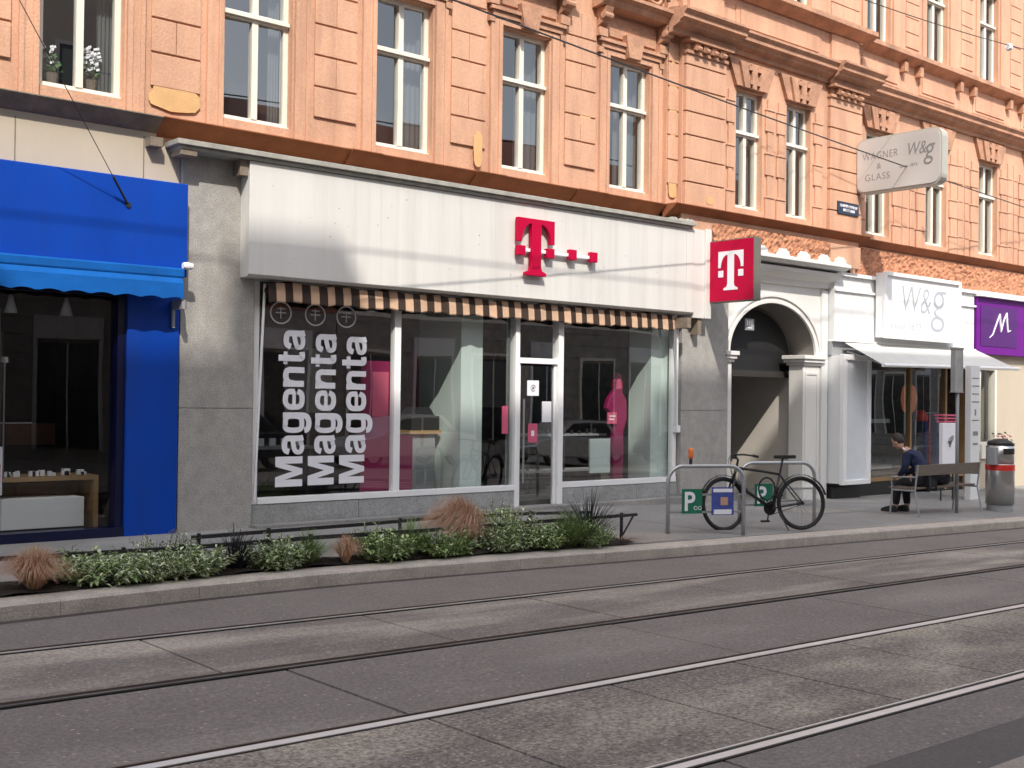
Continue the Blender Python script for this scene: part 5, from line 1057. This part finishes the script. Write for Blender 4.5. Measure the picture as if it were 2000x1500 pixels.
leafy('silvery shrub spilling over the kerb left of the dark strap leaves', 4.45, kk(4.5,.06), .62, .38, .35, SG, .15, 74, .045, 5)
leafy('pale flowered low herb between the two silvery shrubs', 4.12, kk(4.1,.02), .34, .28, .24, [0,0,1], .5, 44, .03, 31)
leafy('tall thin weed with pale seed heads behind the silvery shrubs', 4.35, kk(4.4,.40), .6, .2, .44, [0,0,1], .6, 26, .03, 6)
grass('dark strappy clump between the silvery shrubs and the green mound', 4.98, kk(5.0,.14), .30, .42, 130, [m_spk], .009, .8, 7, name='strap_leaf_clump', cat='plant')
leafy('silver green mound right of the dark strappy clump', 5.35, kk(5.4,.08), .50, .40, .37, SG, .05, 80, .042, 8)
grass('fresh green grass tuft between the silver mound and the rusty tuft', 5.72, kk(5.7,.10), .26, .36, 420, m_gg, .004, .8, 9)
grass('small rusty grass tuft in the middle of the bed', 6.08, kk(6.1,.00), .16, .27, 560, m_g2, .0022, .7, 10, mound=True)
leafy('bright green bush right of the small rusty tuft', 6.52, kk(6.5,.08), .50, .42, .38, MG, .06, 80, .048, 11)
grass('upright green blades beside the bright green bush', 6.92, kk(6.9,.14), .26, .44, 300, m_gg, .005, .5, 12)
leafy('dark green plant under the large orange grass', 7.28, kk(7.3,.02), .50, .34, .27, DG, .0, 60, .045, 13)
grass('large orange feathery grass mound leaning over the rail', 7.74, kk(7.7,.30), .31, .56, 2300, m_g2, .0026, 1.15, 14, (-.20,.0), mound=True)
leafy('leafy shrub with cream blossom right of the orange grass', 8.12, kk(8.1,.08), .62, .42, .42, SG, .6, 90, .042, 15)
leafy('tall green plant with pale flowers behind the rail', 8.35, kk(8.3,.55), .45, .25, .50, MG, .6, 30, .04, 16)
leafy('low green ground plant between the cream shrub and the end clump', 8.62, kk(8.6,.04), .42, .36, .26, MG, .0, 60, .04, 17)
grass('upright bright green tuft left of the dark spiky clump', 9.02, kk(9.0,.10), .34, .42, 700, m_gg, .0045, .5, 18)
leafy('low feathery green plant at the foot of the spiky clump', 9.28, kk(9.3,-.02), .34, .3, .26, MG, .0, 50, .035, 32)
grass('dark spiky strap leaved clump at the right end of the bed', 9.42, kk(9.4,.22), .46, .62, 150, [m_spk], .010, .5, 19, name='strap_leaf_clump', cat='plant')
grass('low brown withered shoots spilling onto the pavement', 9.84, -3.08, .34, .08, 60, [m_gr[1], m_spk], .005, .8, 20)
leafy('small green seedlings at the far left of the bed front', 2.1, kk(2.1,.05), .4, .4, .22, DG, 0, 30, .04, 21)
# bed railing
def railing(lab, pts, posts, brace=False):
    t = thing('bed_railing', lab, 'railing', P3(pts[0][0], pts[0][1]), 0, 'low railings round the plant bed')
    top = [Vector((x,y,z)) for x, y, z in pts]; mb = MB()
    for a, b in zip(top, top[1:]): d = (b-a)/2; n = Vector((-d.y,d.x,0)).normalized(); mb.obox((a+b)/2, d, n*.02, (0,0,.018))
    mb.build('top_rail', m_dark, t)
    for x in posts:
        a = None
        for p, q in zip(top, top[1:]):
            if p.x <= x <= q.x: a = p.lerp(q, (x-p.x)/(q.x-p.x))
        if a is None: continue
        mb = MB(); mb.box(a.x-.014,a.x+.014,a.y-.014,a.y+.014,sz(a.x,a.y)-.05,a.z+.035); mb.build('post', m_dark, t)
    if brace: mb = MB(); e_ = top[-1]; mb.tube([e_-Vector((.10,0,.28)), e_+Vector((.13,.0,.0))], .012, 5); mb.obox(e_+Vector((.07,0,.0)), (.10,0,0), (0,.022,0), (0,0,.016)); mb.build('brace', m_dark, t)
railing('long low black railing along the plant bed, ending in a braced post', [(-3,-2.98,.29),(0,-2.98,.265),(2.98,-2.98,.245),(4.45,-2.98,.217),(5.76,-2.98,.220),(7.16,-2.98,.203),(8.55,-2.98,.203),(10.03,-2.98,.195)], [-1.5,.2,2.0,3.95,4.47,5.76,6.58,8.5,9.95], True)
railing('second low black railing behind the first, nearer the shop', [(4.98,-2.1,.188),(5.76,-2.1,.194),(6.9,-2.1,.198),(7.9,-2.1,.21),(9.26,-2.1,.185),(10.3,-2.1,.145)], [5.05,5.8,7.4,9.3], False)

# ---------------------------------------------------------------- buildings across the street (behind the camera; they shade the pavement and stand in the reflections)
m_opA = mat('ochre_facade', (.68,.62,.52), .9, .12, 1); m_opB = mat('pale_facade', (.82,.79,.72), .9, .12, 1); m_opC = mat('brick_facade', (.34,.15,.10), .9, .3, 3); m_opg = mat('dark_window_glass', (.02,.025,.03), .08); m_rust = mat('rusticated_stone', (.36,.34,.31), .9, .2, 2); m_tile = mat('roof_tiles', (.30,.10,.06), .9, .3, 6)
def opp(lab, x0, x1, h_, m, y=-19.5, raised=(), roof=False, floors=None, zs=4.2):
    t = thing('opposite_building', lab, 'building', ((x0+x1)/2,y,0)); mb = MB(); mb.box(x0,x1,y-12,y,zs,h_)
    for a, b, dz in raised: mb.box(a,b,y-2.0,y,h_+.0005,h_+dz)
    mb.build('wall', m, t); mb = MB(); z = -.5
    while z < zs-.1: mb.box(x0,x1,y-11.9,y-.03,z,z+.42); z += .45
    mb.box(x0+.01,x1-.01,y-11.8,y-.06,-.6,zs); mb.build('rusticated_base', m_rust, t)
    n = int((x1-x0)/2.6); z = zs+1
    while z+2.1 < h_-.5:
        for i in range(n):
            a = x0+(x1-x0)*(i+.5)/n; mb = MB(); mb.box(a-.62,a+.62,y+.001,y+.06,z-.12,z+2.15); wn = mb.build('window', m_wframe, t); mb = MB(); mb.box(a-.5,a-.03,y+.061,y+.07,z,z+2.05); mb.box(a+.03,a+.5,y+.061,y+.07,z,z+2.05); mb.build('pane', m_opg, wn)
        z += 3.6
    for i in range(n):
        a = x0+(x1-x0)*(i+.5)/n; mb = MB(); mb.box(a-.8,a+.8,y-.029,y+.02,.1,2.9); wn = mb.build('shop_window', m_opg, t); mb = MB(); mb.box(a-.9,a-.801,y-.029,y+.04,.05,3.0); mb.box(a+.801,a+.9,y-.029,y+.04,.05,3.0); mb.box(a-.9,a+.9,y-.029,y+.05,3.001,3.1+.5*(i%2)); mb.box(a-.02,a+.02,y+.021,y+.04,.1,2.9); mb.build('shop_window_frame', [m_wframe,m_boards][i%2], wn)
    if roof: mb = MB(); mb.extx([(y+.4,h_),(y-6,h_+3.2),(y-12.4,h_)], x0, x1); mb.build('roof', m_tile, t)
opp('tall ochre building across the street behind the camera', -45, 12.9, 24.85, m_opA, raised=((-45,-7.3,1.0),(-7.3,-4.75,.45),(-4.75,-3.2,1.65),(2.6,12.9,.45)))
opp('low red roofed brick house across the street behind the camera', 13, 20, 8.6, m_opC, roof=True)
opp('low pale house across the street behind the camera', 20.05, 62, 8.8, m_opB, roof=True)

def car(lab, x, y, paint):
    z = rz_(x)+.03; t = thing('parked_car', lab, 'car', (x,y,z), 0, 'cars parked behind the camera'); o = MB()
    o.prism([(-2.1,.35),(-2.12,.62),(-1.95,.78),(-1.1,.92),(1.5,.95),(2.05,.88),(2.15,.6),(2.1,.32),(1.75,.28),(-1.75,.28)], (x,y-.85,z), (1,0,0), (0,0,1), (0,1.7,0)); o.build('body', paint, t, bevel=.05)
    o = MB(); o.prism([(-1.05,.90),(-.45,1.38),(.95,1.42),(1.55,.93)], (x,y-.75,z), (1,0,0), (0,0,1), (0,1.5,0)); cb = o.build('cabin', paint, t, bevel=.04)
    o = MB(); o.prism([(-.88,.95),(-.42,1.31),(.20,1.34),(.20,.95)], (x,y+.751,z), (1,0,0), (0,0,1), (0,.006,0)); o.prism([(.27,.95),(.27,1.34),(.86,1.34),(1.30,.95)], (x,y+.751,z), (1,0,0), (0,0,1), (0,.006,0)); o.build('side_window', m_opg, cb)
    for sx in (-1.35,1.35):
        for yy in (-.80,.66): o = MB(); o.lathe([(.20,0),(.32,.02),(.33,.09),(.32,.16),(.2,.17)], (x+sx,y+yy,z+.33), 22, 0, 'y'); w_ = o.build('wheel', m_rubber, t); o = MB(); o.lathe([(.02,.171),(.19,.172),(.19,.178),(.02,.185)], (x+sx,y+yy,z+.33), 18, 0, 'y'); o.build('rim', m_steel, w_)
m_carw = mat('white_car_paint', (.7,.7,.7), .25); m_card = mat('dark_car_paint', (.03,.035,.045), .2); m_carr = mat('silver_car_paint', (.4,.41,.42), .25, metal=.5)
car('dark car parked across the street behind the camera', 13.2, -14.4, m_card); car('white car parked across the street behind the camera', 19.0, -14.4, m_carw); car('silver car parked across the street behind the camera', 25.5, -14.4, m_carr); car('second dark car parked far along the opposite kerb behind the camera', 31.5, -14.4, m_card)
